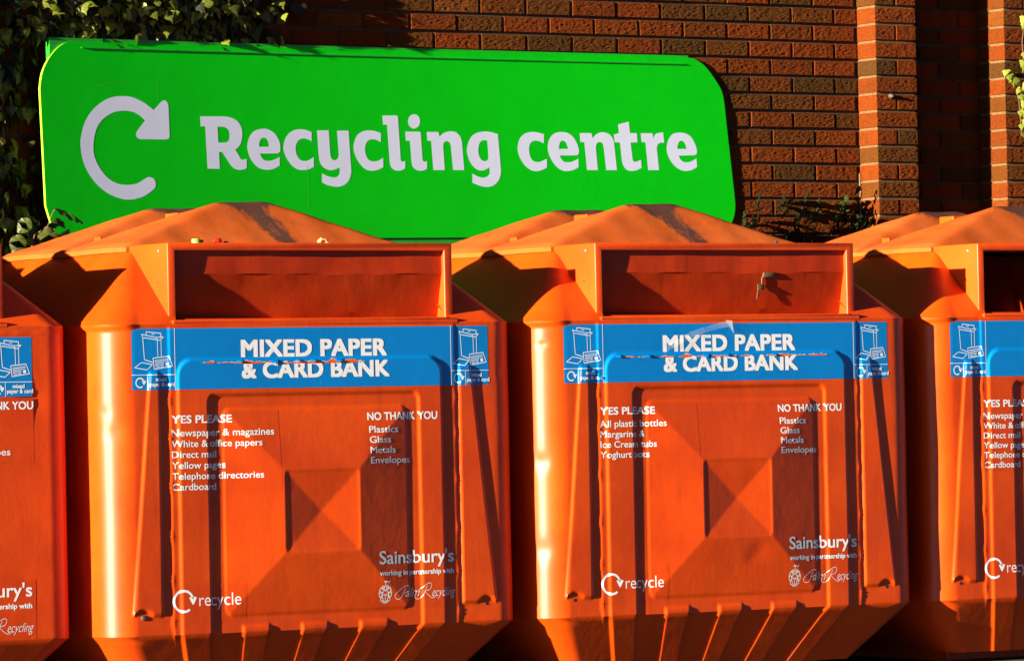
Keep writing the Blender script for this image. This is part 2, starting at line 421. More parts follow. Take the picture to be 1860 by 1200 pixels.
def height(x, z, kind, seed, dents):
    """height of the front as meshed: bilinear over the body's own grid"""
    key = (kind, seed, dents)
    if key not in _grid:
        Zg, Ug = np.meshgrid(ROWZ, UC, indexing='ij'); Xg = Ug+warp(Ug, Zg, kind)
        _grid[key] = relief(Xg, Zg, kind, seed, dents)
    H = _grid[key]; x = np.asarray(x, float); z = np.asarray(z, float)
    u = x.copy()
    for _ in range(25): u = .4*u+.6*(x-warp(u, z, kind))
    ju = np.clip(np.searchsorted(UC, u)-1, 0, len(UC)-2); fu = np.clip((u-UC[ju])/(UC[ju+1]-UC[ju]), 0, 1)
    t = np.clip((z-Z_EDGE)/(Z_SH-Z_EDGE)*177, 0, 176.9999); jz = t.astype(int); fz = t-jz
    return H[jz, ju]*(1-fu)*(1-fz)+H[jz, ju+1]*fu*(1-fz)+H[jz+1, ju]*(1-fu)*fz+H[jz+1, ju+1]*fu*fz
def surf(u, z, kind, seed, dents, off):
    """a point on the pressed front (between the two vertical corners), offset outward"""
    h = height(u, z, kind, seed, dents)+off
    return unroll(u, z, h)
def unroll(u, z, h):
    x = np.array(u, float); y = np.zeros_like(x); nx = np.zeros_like(x); ny = -np.ones_like(x)
    L = x < XL+RC; a = np.pi/2-(XL+RC-x)/RC
    xx = np.where(L, XL+RC-RC*np.cos(a), x); yy = np.where(L, RC-RC*np.sin(a), 0); nx = np.where(L, -np.cos(a), 0); ny = np.where(L, -np.sin(a), -1)
    Rr = x > XR-RC; a = (x-(XR-RC))/RC
    xx = np.where(Rr, XR-RC+RC*np.sin(a), xx); yy = np.where(Rr, RC-RC*np.cos(a), yy); nx = np.where(Rr, np.sin(a), nx); ny = np.where(Rr, -np.cos(a), ny)
    return np.stack([xx+nx*h-OX, yy+ny*h-OY, np.asarray(z)+GZ], -1)
HX0, HX1, HZ0, HZ1, HY = .163, 1.295, .357, .6215, .030
def build_body(kind, seed, dents):
    rows = []
    for t in np.linspace(0, 1, 12)[:-1]: rows.append(('u', Z_BOT+(Z_EDGE-Z_BOT)*t, 1-t))
    for z in np.linspace(Z_EDGE, Z_SH, 178): rows.append(('f', z, 0))
    for t in np.linspace(0, 1, 9)[1:]: rows.append(('s', Z_SH+(Z_TOP-Z_SH)*t, t))
    V = []; n = None
    for ty, z, t in rows:
        if ty == 'u': P, Nn, U = outline(.158*t, .20*t, .2*t, RC*(1-.55*t)); h = under(U, kind)*min(1, (1-t)*6+.999)
        elif ty == 'f':
            P, Nn, U = outline(0, 0, 0, RC); h = wob(U*2, np.full_like(U, z), seed)
            flare = .013*ss((z-.322)/.02)*ss((XL+RC+.03-UC)/.09)
            X_ = UC+warp(UC, np.full_like(UC, z), kind); hf = relief(X_, np.full_like(UC, z), kind, seed, dents)+flare
            q = P+Nn*h[:, None]; Q = np.c_[q[:, 0]-OX, q[:, 1]-OY, np.full(len(P), z+GZ)]
            Q[7:7+len(UC)] = unroll(X_, np.full_like(UC, z), hf); n = len(P)
            V.append(Q); continue
        else: P, Nn, U = outline(.31*t, .264*t, .30*t, RC*(1-t)+.012*t); h = wob(U, np.full_like(U, z), seed)+.013*max(0, 1-t/.35)*ss((XL+RC+.03-U)/.09)*(U > XL-.2)
        n = len(P)
        q = P+Nn*h[:, None]
        V.append(np.c_[q[:, 0]-OX, q[:, 1]-OY, np.full(n, z+GZ)])
    nr = len(rows); V = np.concatenate(V); F = []
    U = outline(0, 0, 0, RC)[2]
    for r in range(nr-1):
        zt = rows[r+1][1]
        for c in range(n):
            c2 = (c+1) % n
            if rows[r+1][0] == 's' and HX0+.012 < U[c] and U[c2] < HX1-.012 and U[c2] != 9 and zt > Z_SH: 
                px = V[(r+1)*n+c][0]+OX; px2 = V[r*n+c2][0]+OX
                if HX0+.01 < min(px, V[r*n+c][0]+OX) and max(px2, V[(r+1)*n+c2][0]+OX) < HX1-.01: continue
            F.append((r*n+c, r*n+c2, (r+1)*n+c2, (r+1)*n+c))
    F.append(tuple(range(n))[::-1]); 
    return mesh_np('body', V, F, 42)
def L3(x, y, z): return (x-OX, y-OY, z+GZ)
def build_hood():
    bm = bmesh.new(); ox0, ox1, oz0, oz1 = HX0, HX1, HZ0, HZ1; ix0, ix1, iz0, iz1 = .192, 1.262, .364, .594
    O = [(ox0, oz0), (ox1, oz0), (ox1, oz1), (ox0, oz1)]; I = [(ix0, iz0), (ix1, iz0), (ix1, iz1), (ix0, iz1)]
    v = lambda P, y: [bm.verts.new(L3(x, y, z)) for x, z in P]
    fo, fi, bo, bi = v(O, HY), v(I, HY), v(O, .335), v(I, .125)
    for k in range(4):
        j = (k+1) % 4
        bm.faces.new((fo[k], fo[j], fi[j], fi[k])); bm.faces.new((bo[k], bo[j], fo[j], fo[k])); bm.faces.new((fi[k], fi[j], bi[j], bi[k]))
    es = [e for e in bm.edges if all(vv in fo for vv in e.verts)]+[e for e in bm.edges if all(vv in fi for vv in e.verts)]+[e for e in bm.edges if (e.verts[0] in fo and e.verts[1] in bo) or (e.verts[1] in fo and e.verts[0] in bo)]
    bmesh.ops.bevel(bm, geom=es, offset=.0045, segments=4, affect='EDGES', profile=.5)
    add_box(bm, ox0-OX, ox1-OX, -.001-OY, HY+.004-OY, .340+GZ, .3585+GZ, .003)
    bmesh.ops.recalc_face_normals(bm, faces=bm.faces)
    return bm_mesh('chute_hood', bm, 20)
def build_flap():
    prof = [(HY+.0195, .594), (HY+.018, .517), (HY+.0195, .512), (HY+.032, .455), (HY+.048, .385), (HY+.056, .362)]
    xs = np.linspace(.193, 1.261, 50); V = []; F = []
    for i, (y, z) in enumerate(prof):
        for x in xs: V.append(L3(x, y+.0016*math.sin(x*9+i)+.001*math.sin(x*31+i*2), z))
    m_ = len(xs)
    for i in range(len(prof)-1):
        for k in range(m_-1): F.append((i*m_+k, (i+1)*m_+k, (i+1)*m_+k+1, i*m_+k+1))
    return mesh_np('chute_flap', V, F, 12)
def build_lid(y0, y1):
    ym = (y0+y1)/2; zb = .617; zr = .787
    # low hipped cover with softly folded edges: height field over its footprint
    x0, x1 = .150, 1.284
    xs = np.linspace(x0, x1, 90); ys = np.linspace(y0, y1, 40); V = []; F = []
    for y in ys:
        for x in xs:
            fy = 1-abs(y-ym)/(ym-y0); fx = min((x-x0)/(.655-x0), (x1-x)/(x1-.835))
            k = 30.0; f = -math.log(math.exp(-k*min(fy, 1))+math.exp(-k*min(fx, 3))+math.exp(-k*1.0))/k
            f = max(0, min(1, f+.035*(1 if f > .05 else f/.05)))
            V.append(L3(x, y, zb+(zr-zb)*f+.0012*math.sin(x*17+y*11)+.0008*math.sin(x*41)))
    nx = len(xs); ny = len(ys)
    for j in range(ny-1):
        for i in range(nx-1): F.append((j*nx+i, j*nx+i+1, (j+1)*nx+i+1, (j+1)*nx+i))
    # skirt
    b = len(V)
    loop = [i for i in range(nx)]+[j*nx+nx-1 for j in range(1, ny)]+[(ny-1)*nx+i for i in range(nx-2, -1, -1)]+[j*nx for j in range(ny-2, 0, -1)]
    for q in loop: V.append((V[q][0], V[q][1], V[q][2]-.016))
    for k in range(len(loop)): F.append((loop[k], b+k, b+(k+1) % len(loop), loop[(k+1) % len(loop)]))
    return mesh_np('lid', V, F, 35)
LID_F, LID_R = build_lid(.300, .778), build_lid(.778, 1.268)

# --- flat artwork (x, z) -> laid on the pressed front
def drape(bm, kind, seed, dents, off, name, rows=False):
    """bm holds flat faces with x = u, y = z; cut it up and lay it on the front"""
    xs = [v.co.x for v in bm.verts]; zs = [v.co.y for v in bm.verts]
    for ax, lo, hi in ((0, min(xs), max(xs)), (1, min(zs), max(zs))):
        if kind == 'plain' and not rows: break
        for k in (UC if ax == 0 else ROWZ):
            if not lo < k < hi: continue
            p_ = [0, 0, 0]; nn = [0, 0, 0]; p_[ax] = k; nn[ax] = 1
            bmesh.ops.bisect_plane(bm, geom=bm.verts[:]+bm.edges[:]+bm.faces[:], plane_co=p_, plane_no=nn, dist=1e-6)
    P = surf(np.array([v.co.x for v in bm.verts]), np.array([v.co.y for v in bm.verts]), kind, seed, dents, off+np.array([v.co.z for v in bm.verts]))
    for v, q in zip(bm.verts, P): v.co = q
    bmesh.ops.triangulate(bm, faces=[f for f in bm.faces if len(f.verts) > 4])
    bm.normal_update()
    fl = [f for f in bm.faces if f.normal.y > 0]
    if fl: bmesh.ops.reverse_faces(bm, faces=fl)
    me = bpy.data.meshes.new(name); bm.to_mesh(me); bm.free(); me.shade_smooth(); return me
_tc = {}
def text_bm(txt, bold=0.0, shear=0.0, space=1.0):
    key = (txt, bold, shear, space)
    if key not in _tc:
        cu = bpy.data.curves.new('lettering', 'FONT'); cu.body = txt; cu.offset = bold; cu.shear = shear; cu.space_character = space; cu.resolution_u = 4
        o = bpy.data.objects.new('lettering', cu); COL.objects.link(o); bpy.context.view_layer.update()
        me = bpy.data.meshes.new_from_object(o.evaluated_get(bpy.context.evaluated_depsgraph_get()))
        bpy.data.objects.remove(o); bpy.data.curves.remove(cu)
        _tc[key] = me
    bm = bmesh.new(); bm.from_mesh(_tc[key]); return bm
CAPH = {}
def caph(bold):
    if bold not in CAPH:
        b = text_bm('H', bold); ys = [v.co.y for v in b.verts]; CAPH[bold] = (min(ys), max(ys)); b.free()
    return CAPH[bold]
def place_text(out, txt, x0, base, cap, width=None, xs=None, bold=0.0, shear=0.0, space=1.0):
    """text from x0 with its baseline and capital height; width fits the run, xs scales it; bold thickens the strokes"""
    off = min(bold, 0.0); lo, hi = caph(off); s = cap/(hi-lo); e = max(bold, 0.0)
    cs = ((0, 0),) if e == 0 else ((-1, -.7), (1, -.7), (-1, .7), (1, .7))
    for k_, (ex, ey) in enumerate(cs):
        b = text_bm(txt, off, shear, space)
        X = [v.co.x for v in b.verts]; w = max(X)-min(X)+2*e; sx = width/w if width else s*(xs or 1); mx = min(X)-e
        sy = s*(hi-lo)/(hi-lo+1.4*e)
        for v in b.verts: v.co.x = x0+(v.co.x-mx+ex*e)*sx; v.co.y = base+(v.co.y-lo+(ey+.7)*e)*sy; v.co.z = k_*.00006
        tmp = bpy.data.meshes.new('tmp'); b.to_mesh(tmp); b.free(); out.from_mesh(tmp); bpy.data.meshes.remove(tmp)
    return sx/s
def poly(out, pts):
    vs = [out.verts.new((x, y, 0)) for x, y in pts]
    try: out.faces.new(vs)
    except ValueError: pass
def stroke(out, pts, w, closed=False):
    n_ = len(pts); rng = range(n_ if closed else n_-1)
    for i in rng:
        a = Vector(pts[i]); b = Vector(pts[(i+1) % n_]); d = b-a
        if d.length < 1e-7: continue
        d.normalize(); q = Vector((-d.y, d.x))*w/2; e = d*w*.35
        poly(out, [a-e+q, a-e-q, b+e-q, b+e+q])
def arc_arrow(out, cx, cz, r, w, hd):
    """the open-circle arrow mark"""
    A0, A1 = math.radians(-52), math.radians(372)
    A0, A1 = math.radians(12), math.radians(308)
    n_ = 28; po = []; pi_ = []
    for i in range(n_+1):
        a = A0+(A1-A0)*i/n_
        po.append((cx+(r+w/2)*math.cos(a), cz+(r+w/2)*math.sin(a))); pi_.append((cx+(r-w/2)*math.cos(a), cz+(r-w/2)*math.sin(a)))
    for i in range(n_): poly(out, [pi_[i], po[i], po[i+1], pi_[i+1]])
    hx, hz = cx+r*math.cos(A0), cz+r*math.sin(A0)
    poly(out, [(hx-hd, hz+hd*.30), (hx, hz+hd*.62), (hx+hd, hz+hd*.30), (hx+hd*.15, hz-hd*1.25), (hx-hd*.15, hz-hd*1.25)])

def label_parts(kind, seed, dents, shift):
    """blue label: sheet, white words, two pictograms"""
    x0, x1, z0, z1 = .002, 1.416, .1245, .331
    xa, xb = .165, 1.261
    if kind == 'plain': x0, x1, z0, z1 = -.032, 1.382, .111, .309; xa, xb = .131, 1.226
    dz = z1-.331
    b = bmesh.new(); poly(b, [(x0, z0), (x1, z0), (x1, z1), (x0, z1)])
    sheet = drape(b, kind, seed, dents, .0004, 'label_sticker', rows=True)
    w = bmesh.new()
    dxl = x0-.002
    place_text(w, 'MIXED PAPER', .421+dxl, .2315+dz, .0585, .580, bold=.042, space=1.05)
    place_text(w, '& CARD BANK', .419+dxl, .159+dz, .0570, .588, bold=.042, space=1.03)
    words = drape(w, kind, seed, dents, .0008, 'label_lettering')
    pics = []
    for bx in (x0, xb):
        g = bmesh.new(); xd = xa if bx < .5 else xb; stroke(g, [(xd, z0), (xd, z1)], .0022)
        def q(px, py): return (bx+(px-45)/445*.162*(.155/.162 if bx > .5 else 1), z1-(py-90)/630*(z1-z0))
        lw = .0026
        for pl, cl in (([(165, 181), (178, 408), (265, 437)], 0), ([(152, 148), (165, 181), (345, 211), (382, 178), (357, 173)], 0),
                       ([(152, 148), (300, 181), (325, 208)], 0), ([(300, 181), (382, 178)], 0), ([(205, 160), (200, 122), (358, 140), (350, 186)], 0),
                       ([(258, 148), (286, 149)], 0), ([(316, 208), (320, 386)], 0), ([(355, 205), (356, 380)], 0),
                       ([(268, 393), (432, 376), (468, 478), (280, 508)], 1), ([(75, 490), (148, 437), (262, 460), (205, 513)], 1),
                       ([(284, 420), (425, 402)], 0), ([(290, 437), (422, 421)], 0), ([(290, 455), (380, 445)], 0), ([(291, 473), (334, 468)], 0), ([(345, 467), (376, 462)], 0), ([(300, 490), (335, 486)], 0), ([(347, 484), (378, 480)], 0)):
            stroke(g, [q(*p_) for p_ in pl], lw if cl or len(pl) > 2 else .0022, cl)
        poly(g, [q(398, 442), q(428, 438), q(432, 470), q(402, 474)])
        zl = z1-(565-90)/630*(z1-z0)
        stroke(g, [(bx, zl), (bx+.163*(.155/.162 if bx > .5 else 1), zl)], .002); c = q(207, 640); stroke(g, [(c[0], z0), (c[0], zl)], .002)
        c = q(128, 645); arc_arrow(g, c[0], c[1], .0155, .0045, .0085)
        a = q(285, 632); place_text(g, 'mixed', a[0], a[1], .0140, .044, bold=.03)
        a = q(222, 685); place_text(g, 'paper & card', a[0], a[1], .0140, .097, bold=.03)
        pics.append(drape(g, kind, seed, dents, .0008, 'pictogram'))
    return sheet, words, pics
YES2 = ['Newspaper & magazines', 'White & office papers', 'Direct mail', 'Yellow pages', 'Telephone directories', 'Cardboard']
YES3 = ['All plastic bottles', 'Margarine &', 'Ice Cream tubs', 'Yoghurt pots']
NO = ['Plastics', 'Glass', 'Metals', 'Envelopes']
def list_parts(kind, seed, dents, yes):
    B = .011
    out = []
    if kind != 'plain':
        w = bmesh.new(); place_text(w, 'YES PLEASE', .149, .0105, .0265, .229, bold=.026)
        out.append(('list_heading', drape(w, kind, seed, dents, .0006, 'list_heading'))); w = bmesh.new()
        f = None
        for i, t in enumerate(yes):
            if f is None: f = place_text(w, t, .147, -.0335, .0236, .392 if yes is YES2 else .277, bold=B)
            else: place_text(w, t, .147, -.0335-.0364*i, .0228, None, f, bold=B)
        out.append(('accepted_list', drape(w, kind, seed, dents, .0006, 'accepted_list')))
    w = bmesh.new()
    nx, nz, lz = (.912, .0085, -.0345) if kind != 'plain' else (1.100, .068, .022)
    place_text(w, 'NO THANK YOU', nx, nz, .0265, .285, bold=.026)
    out.append(('list_heading', drape(w, kind, seed, dents, .0006, 'list_heading'))); w = bmesh.new(); f = None
    wid = (.118, .0, .0, .157)
    for i, t in enumerate(NO):
        fx = nx+.004 if kind != 'plain' else 1.13
        f = place_text(w, t, fx, lz-.0354*i, .0228, .1195 if i == 0 else None, f, bold=B)
    out.append(('rejected_list', drape(w, kind, seed, dents, .0006, 'rejected_list')))
    w = bmesh.new(); dx, dz = (0, 0) if kind != 'plain' else (.112, -.067)
    place_text(w, "Sainsbury's", .945+dx, -.489+dz, .045, .311, bold=.014)
    out.append(('shop_wordmark', drape(w, kind, seed, dents, .0006, 'shop_wordmark'))); w = bmesh.new()
    place_text(w, 'working in partnership with', .946+dx, -.5285+dz, .0178, .309, bold=.03)
    out.append(('small_print', drape(w, kind, seed, dents, .0006, 'small_print'))); w = bmesh.new()
    place_text(w, 'alm', 1.052+dx, -.604+dz, .030, .062, shear=.45, bold=-.012)
    place_text(w, 'ecycling', 1.162+dx, -.606+dz, .030, .098, shear=.45, bold=-.012)
    def sw(pts, wd=.0019):                       # swash capitals, smoothed
        P_ = [Vector((x+dx, z+dz)) for x, z in pts]; o = []
        for i in range(len(P_)-1):
            a, b_, c, d = P_[max(i-1, 0)], P_[i], P_[i+1], P_[min(i+2, len(P_)-1)]
            for t in (0, .25, .5, .75): o.append(.5*((2*b_)+(c-a)*t+(2*a-5*b_+4*c-d)*t*t+(3*b_-a-3*c+d)*t**3))
        o.append(P_[-1]); stroke(w, o, wd)
    sw([(1.054, -.574), (1.045, -.590), (1.036, -.606), (1.022, -.612), (1.010, -.606), (1.014, -.592), (1.034, -.578), (1.058, -.566), (1.072, -.572), (1.066, -.586), (1.046, -.592)])
    sw([(1.142, -.570), (1.132, -.588), (1.122, -.606), (1.108, -.614), (1.094, -.608), (1.100, -.592), (1.124, -.574), (1.148, -.560), (1.160, -.566), (1.152, -.582), (1.134, -.588), (1.148, -.604), (1.164, -.612), (1.176, -.606)])
    out.append(('script_wordmark', drape(w, kind, seed, dents, .0006, 'script_wordmark'))); w = bmesh.new()
    # the crest: crested helm, mantling, shield with a palm
    cx, cz = .970+dx, -.584+dz
    def ring_(x, z, a, b_, wd, n_=14, t0=0, t1=6.2832): stroke(w, [(cx+x+a*math.cos(t0+(t1-t0)*i/n_), cz+z+b_*math.sin(t0+(t1-t0)*i/n_)) for i in range(n_+1)], wd)
    ring_(0, -.014, .0125, .020, .0022)
    stroke(w, [(cx, cz-.030), (cx, cz-.012)], .0018)
    for s in (-1, 1):
        stroke(w, [(cx, cz-.012), (cx+.005*s, cz-.008), (cx+.009*s, cz-.013)], .0015); stroke(w, [(cx, cz-.012), (cx+.006*s, cz-.013)], .0015)
        ring_(.014*s, .006, .008, .009, .003, 8); ring_(.019*s, -.010, .0055, .009, .003, 8); ring_(.009*s, .014, .006, .006, .0025, 8)
        ring_(.014*s, -.026, .005, .007, .0025, 8); ring_(.004*s, -.036, .006, .003, .0022, 8)
        stroke(w, [(cx+.022*s, cz+.006), (cx+.026*s, cz-.002), (cx+.023*s, cz-.014)], .002)
    ring_(0, .012, .006, .009, .003, 8); stroke(w, [(cx, cz+.02), (cx+.002, cz+.030), (cx-.003, cz+.036)], .002)
    stroke(w, [(cx-.006, cz+.034), (cx+.004, cz+.036), (cx+.014, cz+.031), (cx+.018, cz+.038)], .0025)
    out.append(('crest', drape(w, kind, seed, dents, .0006, 'crest')))
    if kind != 'plain':
        w = bmesh.new()
        arc_arrow(w, .180, -.589, .0350, .0082, .0150)
        out.append(('arrow_mark', drape(w, kind, seed, dents, .0006, 'arrow_mark'))); w = bmesh.new()
        place_text(w, 'recycle', .238, -.6065, .0415, .161, bold=-.004)
        out.append(('recycle_wordmark', drape(w, kind, seed, dents, .0006, 'recycle_wordmark')))
    return out
def film(kind, seed, dents, rects):
    w = bmesh.new()
    for a, b_, c, d in rects: poly(w, [(a, c), (b_, c), (b_, d), (a, d)])
    return drape(w, kind, seed, dents, .0003, 'clear_sticker', rows=True)
def tear(seed, segs, curls, lab):
    """ripped strip of the label: bare paint, white paper edge, curled flakes"""
    rnd = random.Random(seed)
    for xa, xb, z, amp in segs:
        w = bmesh.new(); e = bmesh.new()
        n_ = max(6, int((xb-xa)/.005)); top = []; bot = []; wk = .5
        for i in range(n_+1):
            t = i/n_; x = xa+(xb-xa)*t; en = min(1, 5*t, 5*(1-t)); wk = min(1.5, max(.15, wk+rnd.uniform(-.5, .5)))
            top.append((x, z+en*amp*1.3*wk)); bot.append((x, z-en*amp*rnd.uniform(.3, .7)))
        for i in range(n_): poly(w, [bot[i], bot[i+1], top[i+1], top[i]])
        for i in range(1, n_-1):
            g_ = rnd.uniform(.0003, .0022)*(rnd.random() < .7)+.0002
            poly(e, [top[i], top[i+1], (top[i+1][0], top[i+1][1]+g_), (top[i][0], top[i][1]+g_*.6)])
        t = link('torn_strip', drape(w, 'pressed', 0, (), .0011, 'torn_strip'), M_bare, lab)
        link('torn_edge', drape(e, 'pressed', 0, (), .0013, 'torn_edge'), M_torn, t)
    for x, z, s in curls:
        fl = bmesh.new()
        p_ = [Vector(surf(np.array([x+dx_]), np.array([z+dz_]), 'pressed', 0, (), o_)[0]) for dx_, dz_, o_ in ((-s, 0, .002), (s, .001, .002), (s*.8, -s*.6, .007), (-s*.5, -s*.8, .004))]
        fl.faces.new([fl.verts.new(q) for q in p_])
        link('paper_flake', bm_mesh('paper_flake', fl), M_blue, lab)

S_ = 1.7293757675568102
BANKS = [  # place in row, x offset, y offset, yaw, kind, seed, dents
    (-1, .042, .125, .0005, 'plain', 3, ((1.38, .10, .05, .003), (1.30, -.55, .06, .002))),
    (0, .00177, -.0043, .0005, 'pressed', 0, ((-.06, -.02, .03, .003), (-.10, .05, .02, .0025), (1.49, .17, .02, .004))),
    (1, -.031, -.061, -.0056, 'pressed', 0, ((-.085, -.153, .030, .006), (-.085, -.464, .035, .005), (-.075, .262, .012, .004), (.815, -.49, .035, .0015), (.78, -.51, .03, .0012))),
    (2, -.053, -.064, -.0028, 'pressed', 0, ((-.10, -.2, .2, .006),))]
LABELS = ['orange bank with a smooth flat front, cut off by the left edge of the photo',
          'orange paper and card bank with a green cap lying on its chute hood',
          'orange bank listing plastic bottles and yoghurt pots, broken latch in its chute',
          'orange bank with a black open chute, cut off by the right edge of the photo']
HOOD = build_hood(); FLAP = build_flap()
shared = {}; BANKS_ORDER = {}
def bm_part(name, fn, mat, parent, smooth=40):
    b = bmesh.new(); fn(b); return link(name, bm_mesh(name, b, smooth), mat, parent)
def share(name, key, make, mat, parent):
    if key not in shared:
        o = link(name, make(), mat, parent); shared[key] = o; return o
    o = shared[key].copy(); COL.objects.link(o); o.parent = parent; return o
for bi, (k, ox, oy, yw, kind, seed, dents) in enumerate(BANKS):
    bx, by = k*S_+.7+ox, oy
    c, s = math.cos(yw), math.sin(yw)
    root = empty('recycling_bank', (bx+(OX-.7)*c-OY*s, by+(OX-.7)*s+OY*c, 0), yw)
    tag(root, LABELS[bi], 'recycling bank', 'orange recycling banks in a row')
    BANKS_ORDER[root.name] = float(bi+1)
    body = link('body', build_body(kind, seed, dents), M_paint, root)
    share('base_frame', 'base', lambda: (lambda b: (add_box(b, *[L3(.22, .35, 0)[0], L3(1.22, .35, 0)[0]], .35-OY, 1.3-OY, 0, Z_BOT+GZ-.001, .004), bm_mesh('base_frame', b))[1])(bmesh.new()), M_paint, root)
    hood = share('chute_hood', 'hood', lambda: HOOD, M_paint, root)
    if bi != 3:
        fl = share('chute_flap', 'flap', lambda: FLAP, M_flap, hood)
    for (yy, zz, hole) in ((.093, .595, 0), (.106, .4885, 1)):
        share('bolt' if not hole else 'bolt_hole', ('bolt', hole), lambda yy=yy, zz=zz, hole=hole: (lambda b: (add_disc_dome(b, L3(HX0-.0003, yy, zz), (-1, 0, 0), .0075 if not hole else .005, .004 if not hole else .0006), bm_mesh('bolt', b, 40))[1])(bmesh.new()), M_bolt if not hole else M_dark, hood)
    lf = share('lid', 'lidf', lambda: LID_F, M_lid, root); lr = share('lid', 'lidr', lambda: LID_R, M_lid, root)
    share('ridge_bar', 'bar', lambda: (lambda b: (add_box(b, .590-OX, .640-OX, .735-OY, .825-OY, .62+GZ, .7565+GZ, .004), bm_mesh('ridge_bar', b))[1])(bmesh.new()), M_paint, lf)
    share('hinge_lug', 'lug', lambda: (lambda b: (add_box(b, .29-OX, .33-OX, .755-OY, .80-OY, .630+GZ, .672+GZ, .003), bm_mesh('hinge_lug', b))[1])(bmesh.new()), M_paint, lf)
    kk = (kind,)
    if ('lab', kind) not in shared: shared[('lab', kind)] = label_parts(kind, seed, (), 0)
    sh, wd, pc = shared[('lab', kind)]
    if not sh.materials: sh.materials.append(M_blue); wd.materials.append(M_white); [q.materials.append(M_line) for q in pc]
    lab = link('label_sticker', sh, None, root); link('label_lettering', wd, None, lab); [link('pictogram', q, None, lab) for q in pc]
    yes = YES3 if bi == 2 else YES2
    key = ('list', kind, len(yes))
    if key not in shared: shared[key] = list_parts(kind, seed, (), yes)
    for nm, me in shared[key]:
        if not me.materials: me.materials.append(M_white)
        link(nm, me, None, root)
    rects = [(.139, .560, -.225, .050), (.905, 1.235, -.155, .052), (.137, .42, -.660, -.535), (.930, 1.268, -.64, -.43)] if kind != 'plain' else [(1.09, 1.385, -.11, .105), (1.03, 1.382, -.70, -.50)]
    for ri, rc_ in enumerate(rects): share('clear_sticker', ('film', kind, ri), lambda rc_=rc_: film(kind, seed, (), [rc_]), M_film, root)
    if kind == 'pressed':
        for side, xx in ((0, .028), (1, 1.391)):
            white = bi == 1 and side == 0
            b = bmesh.new(); q = surf(np.array([xx]), np.array([-.640]), 'pressed', 0, (), 0.0003)[0]
            add_disc_dome(b, q, (0, -1, 0), .009 if white else .006, .004 if white else .0006)
            link('bolt' if white else 'bolt_hole', bm_mesh('bolt', b, 40), M_bolt if white else M_dark, root)
    if bi == 1:
        tear(3, [(.262, .318, .2135, .0035), (.318, .40, .2125, .0012), (.39, .52, .2115, .006), (.52, .555, .213, .003), (.555, .915, .2105, .0068)], [(.41, .222, .012), (.545, .221, .016), (.70, .222, .012), (.80, .221, .014), (.64, .221, .009)], lab)
    if bi == 2:
        tear(9, [(.235, .30, .2135, .004), (.30, .345, .213, .002), (.40, .47, .2125, .0035), (.48, .545, .2125, .006), (.56, .60, .213, .003), (.62, .74, .213, .005), (.75, .80, .213, .004), (.86, .99, .2125, .003), (1.05, 1.14, .214, .0055), (.99, 1.05, .213, .0015)], [(.225, .222, .012), (.35, .221, .012), (.60, .221, .014), (.69, .222, .012), (.90, .22, .01), (.12, .17, .010), (.15, .145, .008)], lab)
        b = bmesh.new()
        y = .055
        add_box(b, .900-OX, .955-OX, HY+.012-OY, HY+.0185-OY, .498+GZ, .515+GZ, .002)
        add_tube(b, [L3(.905, HY+.016, .515), L3(.895, HY+.018, .490), L3(.898, HY+.022, .470), L3(.90, HY+.024, .452)], .003, 6)
        add_box(b, .878-OX, .905-OX, HY+.018-OY, HY+.024-OY, .452+GZ, .473+GZ, .002)
        add_tube(b, [L3(.879, HY+.019, .472), L3(.877, HY+.022, .440), L3(.876, HY+.026, .418)], .0018, 5)
        add_tube(b, [L3(.880, HY+.024, .428), L3(.897, HY+.022, .452)], .0014, 5)
        link('latch', bm_mesh('latch', b, 40), M_rust, hood)
        b = bmesh.new()
        rnd = random.Random(4); pts = [(.42, .245), (.45, .262), (.50, .282), (.535, .300), (.60, .318), (.66, .333), (.70, .338)]
        for (ax_, az_), (bx_, bz_) in zip(pts, pts[1:]):
            vs = []
            for x, z in ((ax_, az_), (bx_, bz_), (bx_+.004, bz_-.020), (ax_+.004, az_-.020)):
                vs.append(b.verts.new(surf(np.array([x]), np.array([z]), 'pressed', 0, (), rnd.uniform(.003, .012))[0]))
            b.faces.new(vs)
        vs = [b.verts.new(surf(np.array([x]), np.array([z]), 'pressed', 0, (), o_)[0]) for x, z, o_ in ((.695, .342, .004), (.716, .340, .016), (.728, .292, .006), (.716, .288, .012))]
        b.faces.new(vs)
        M, n, l, p = newmat('clear_tape'); p.inputs['Base Color'].default_value = (.8, .82, .85, 1); p.inputs['Roughness'].default_value = .15
        tr = N(n, 'ShaderNodeBsdfTransparent'); mx = N(n, 'ShaderNodeMixShader'); mx.inputs[0].default_value = .86
        l.new(p.outputs[0], mx.inputs[1]); l.new(tr.outputs[0], mx.inputs[2]); l.new(mx.outputs[0], n['Material Output'].inputs[0])
        link('peeling_tape', bm_mesh('peeling_tape', b), M, lab)

for o in list(COL.objects):                                    # its own pattern of wear for each bank
    r_ = o
    while r_.parent: r_ = r_.parent
    if r_.name.startswith('recycling_bank') and o.type == 'MESH': o['grime'] = 2.37*BANKS_ORDER[r_.name]
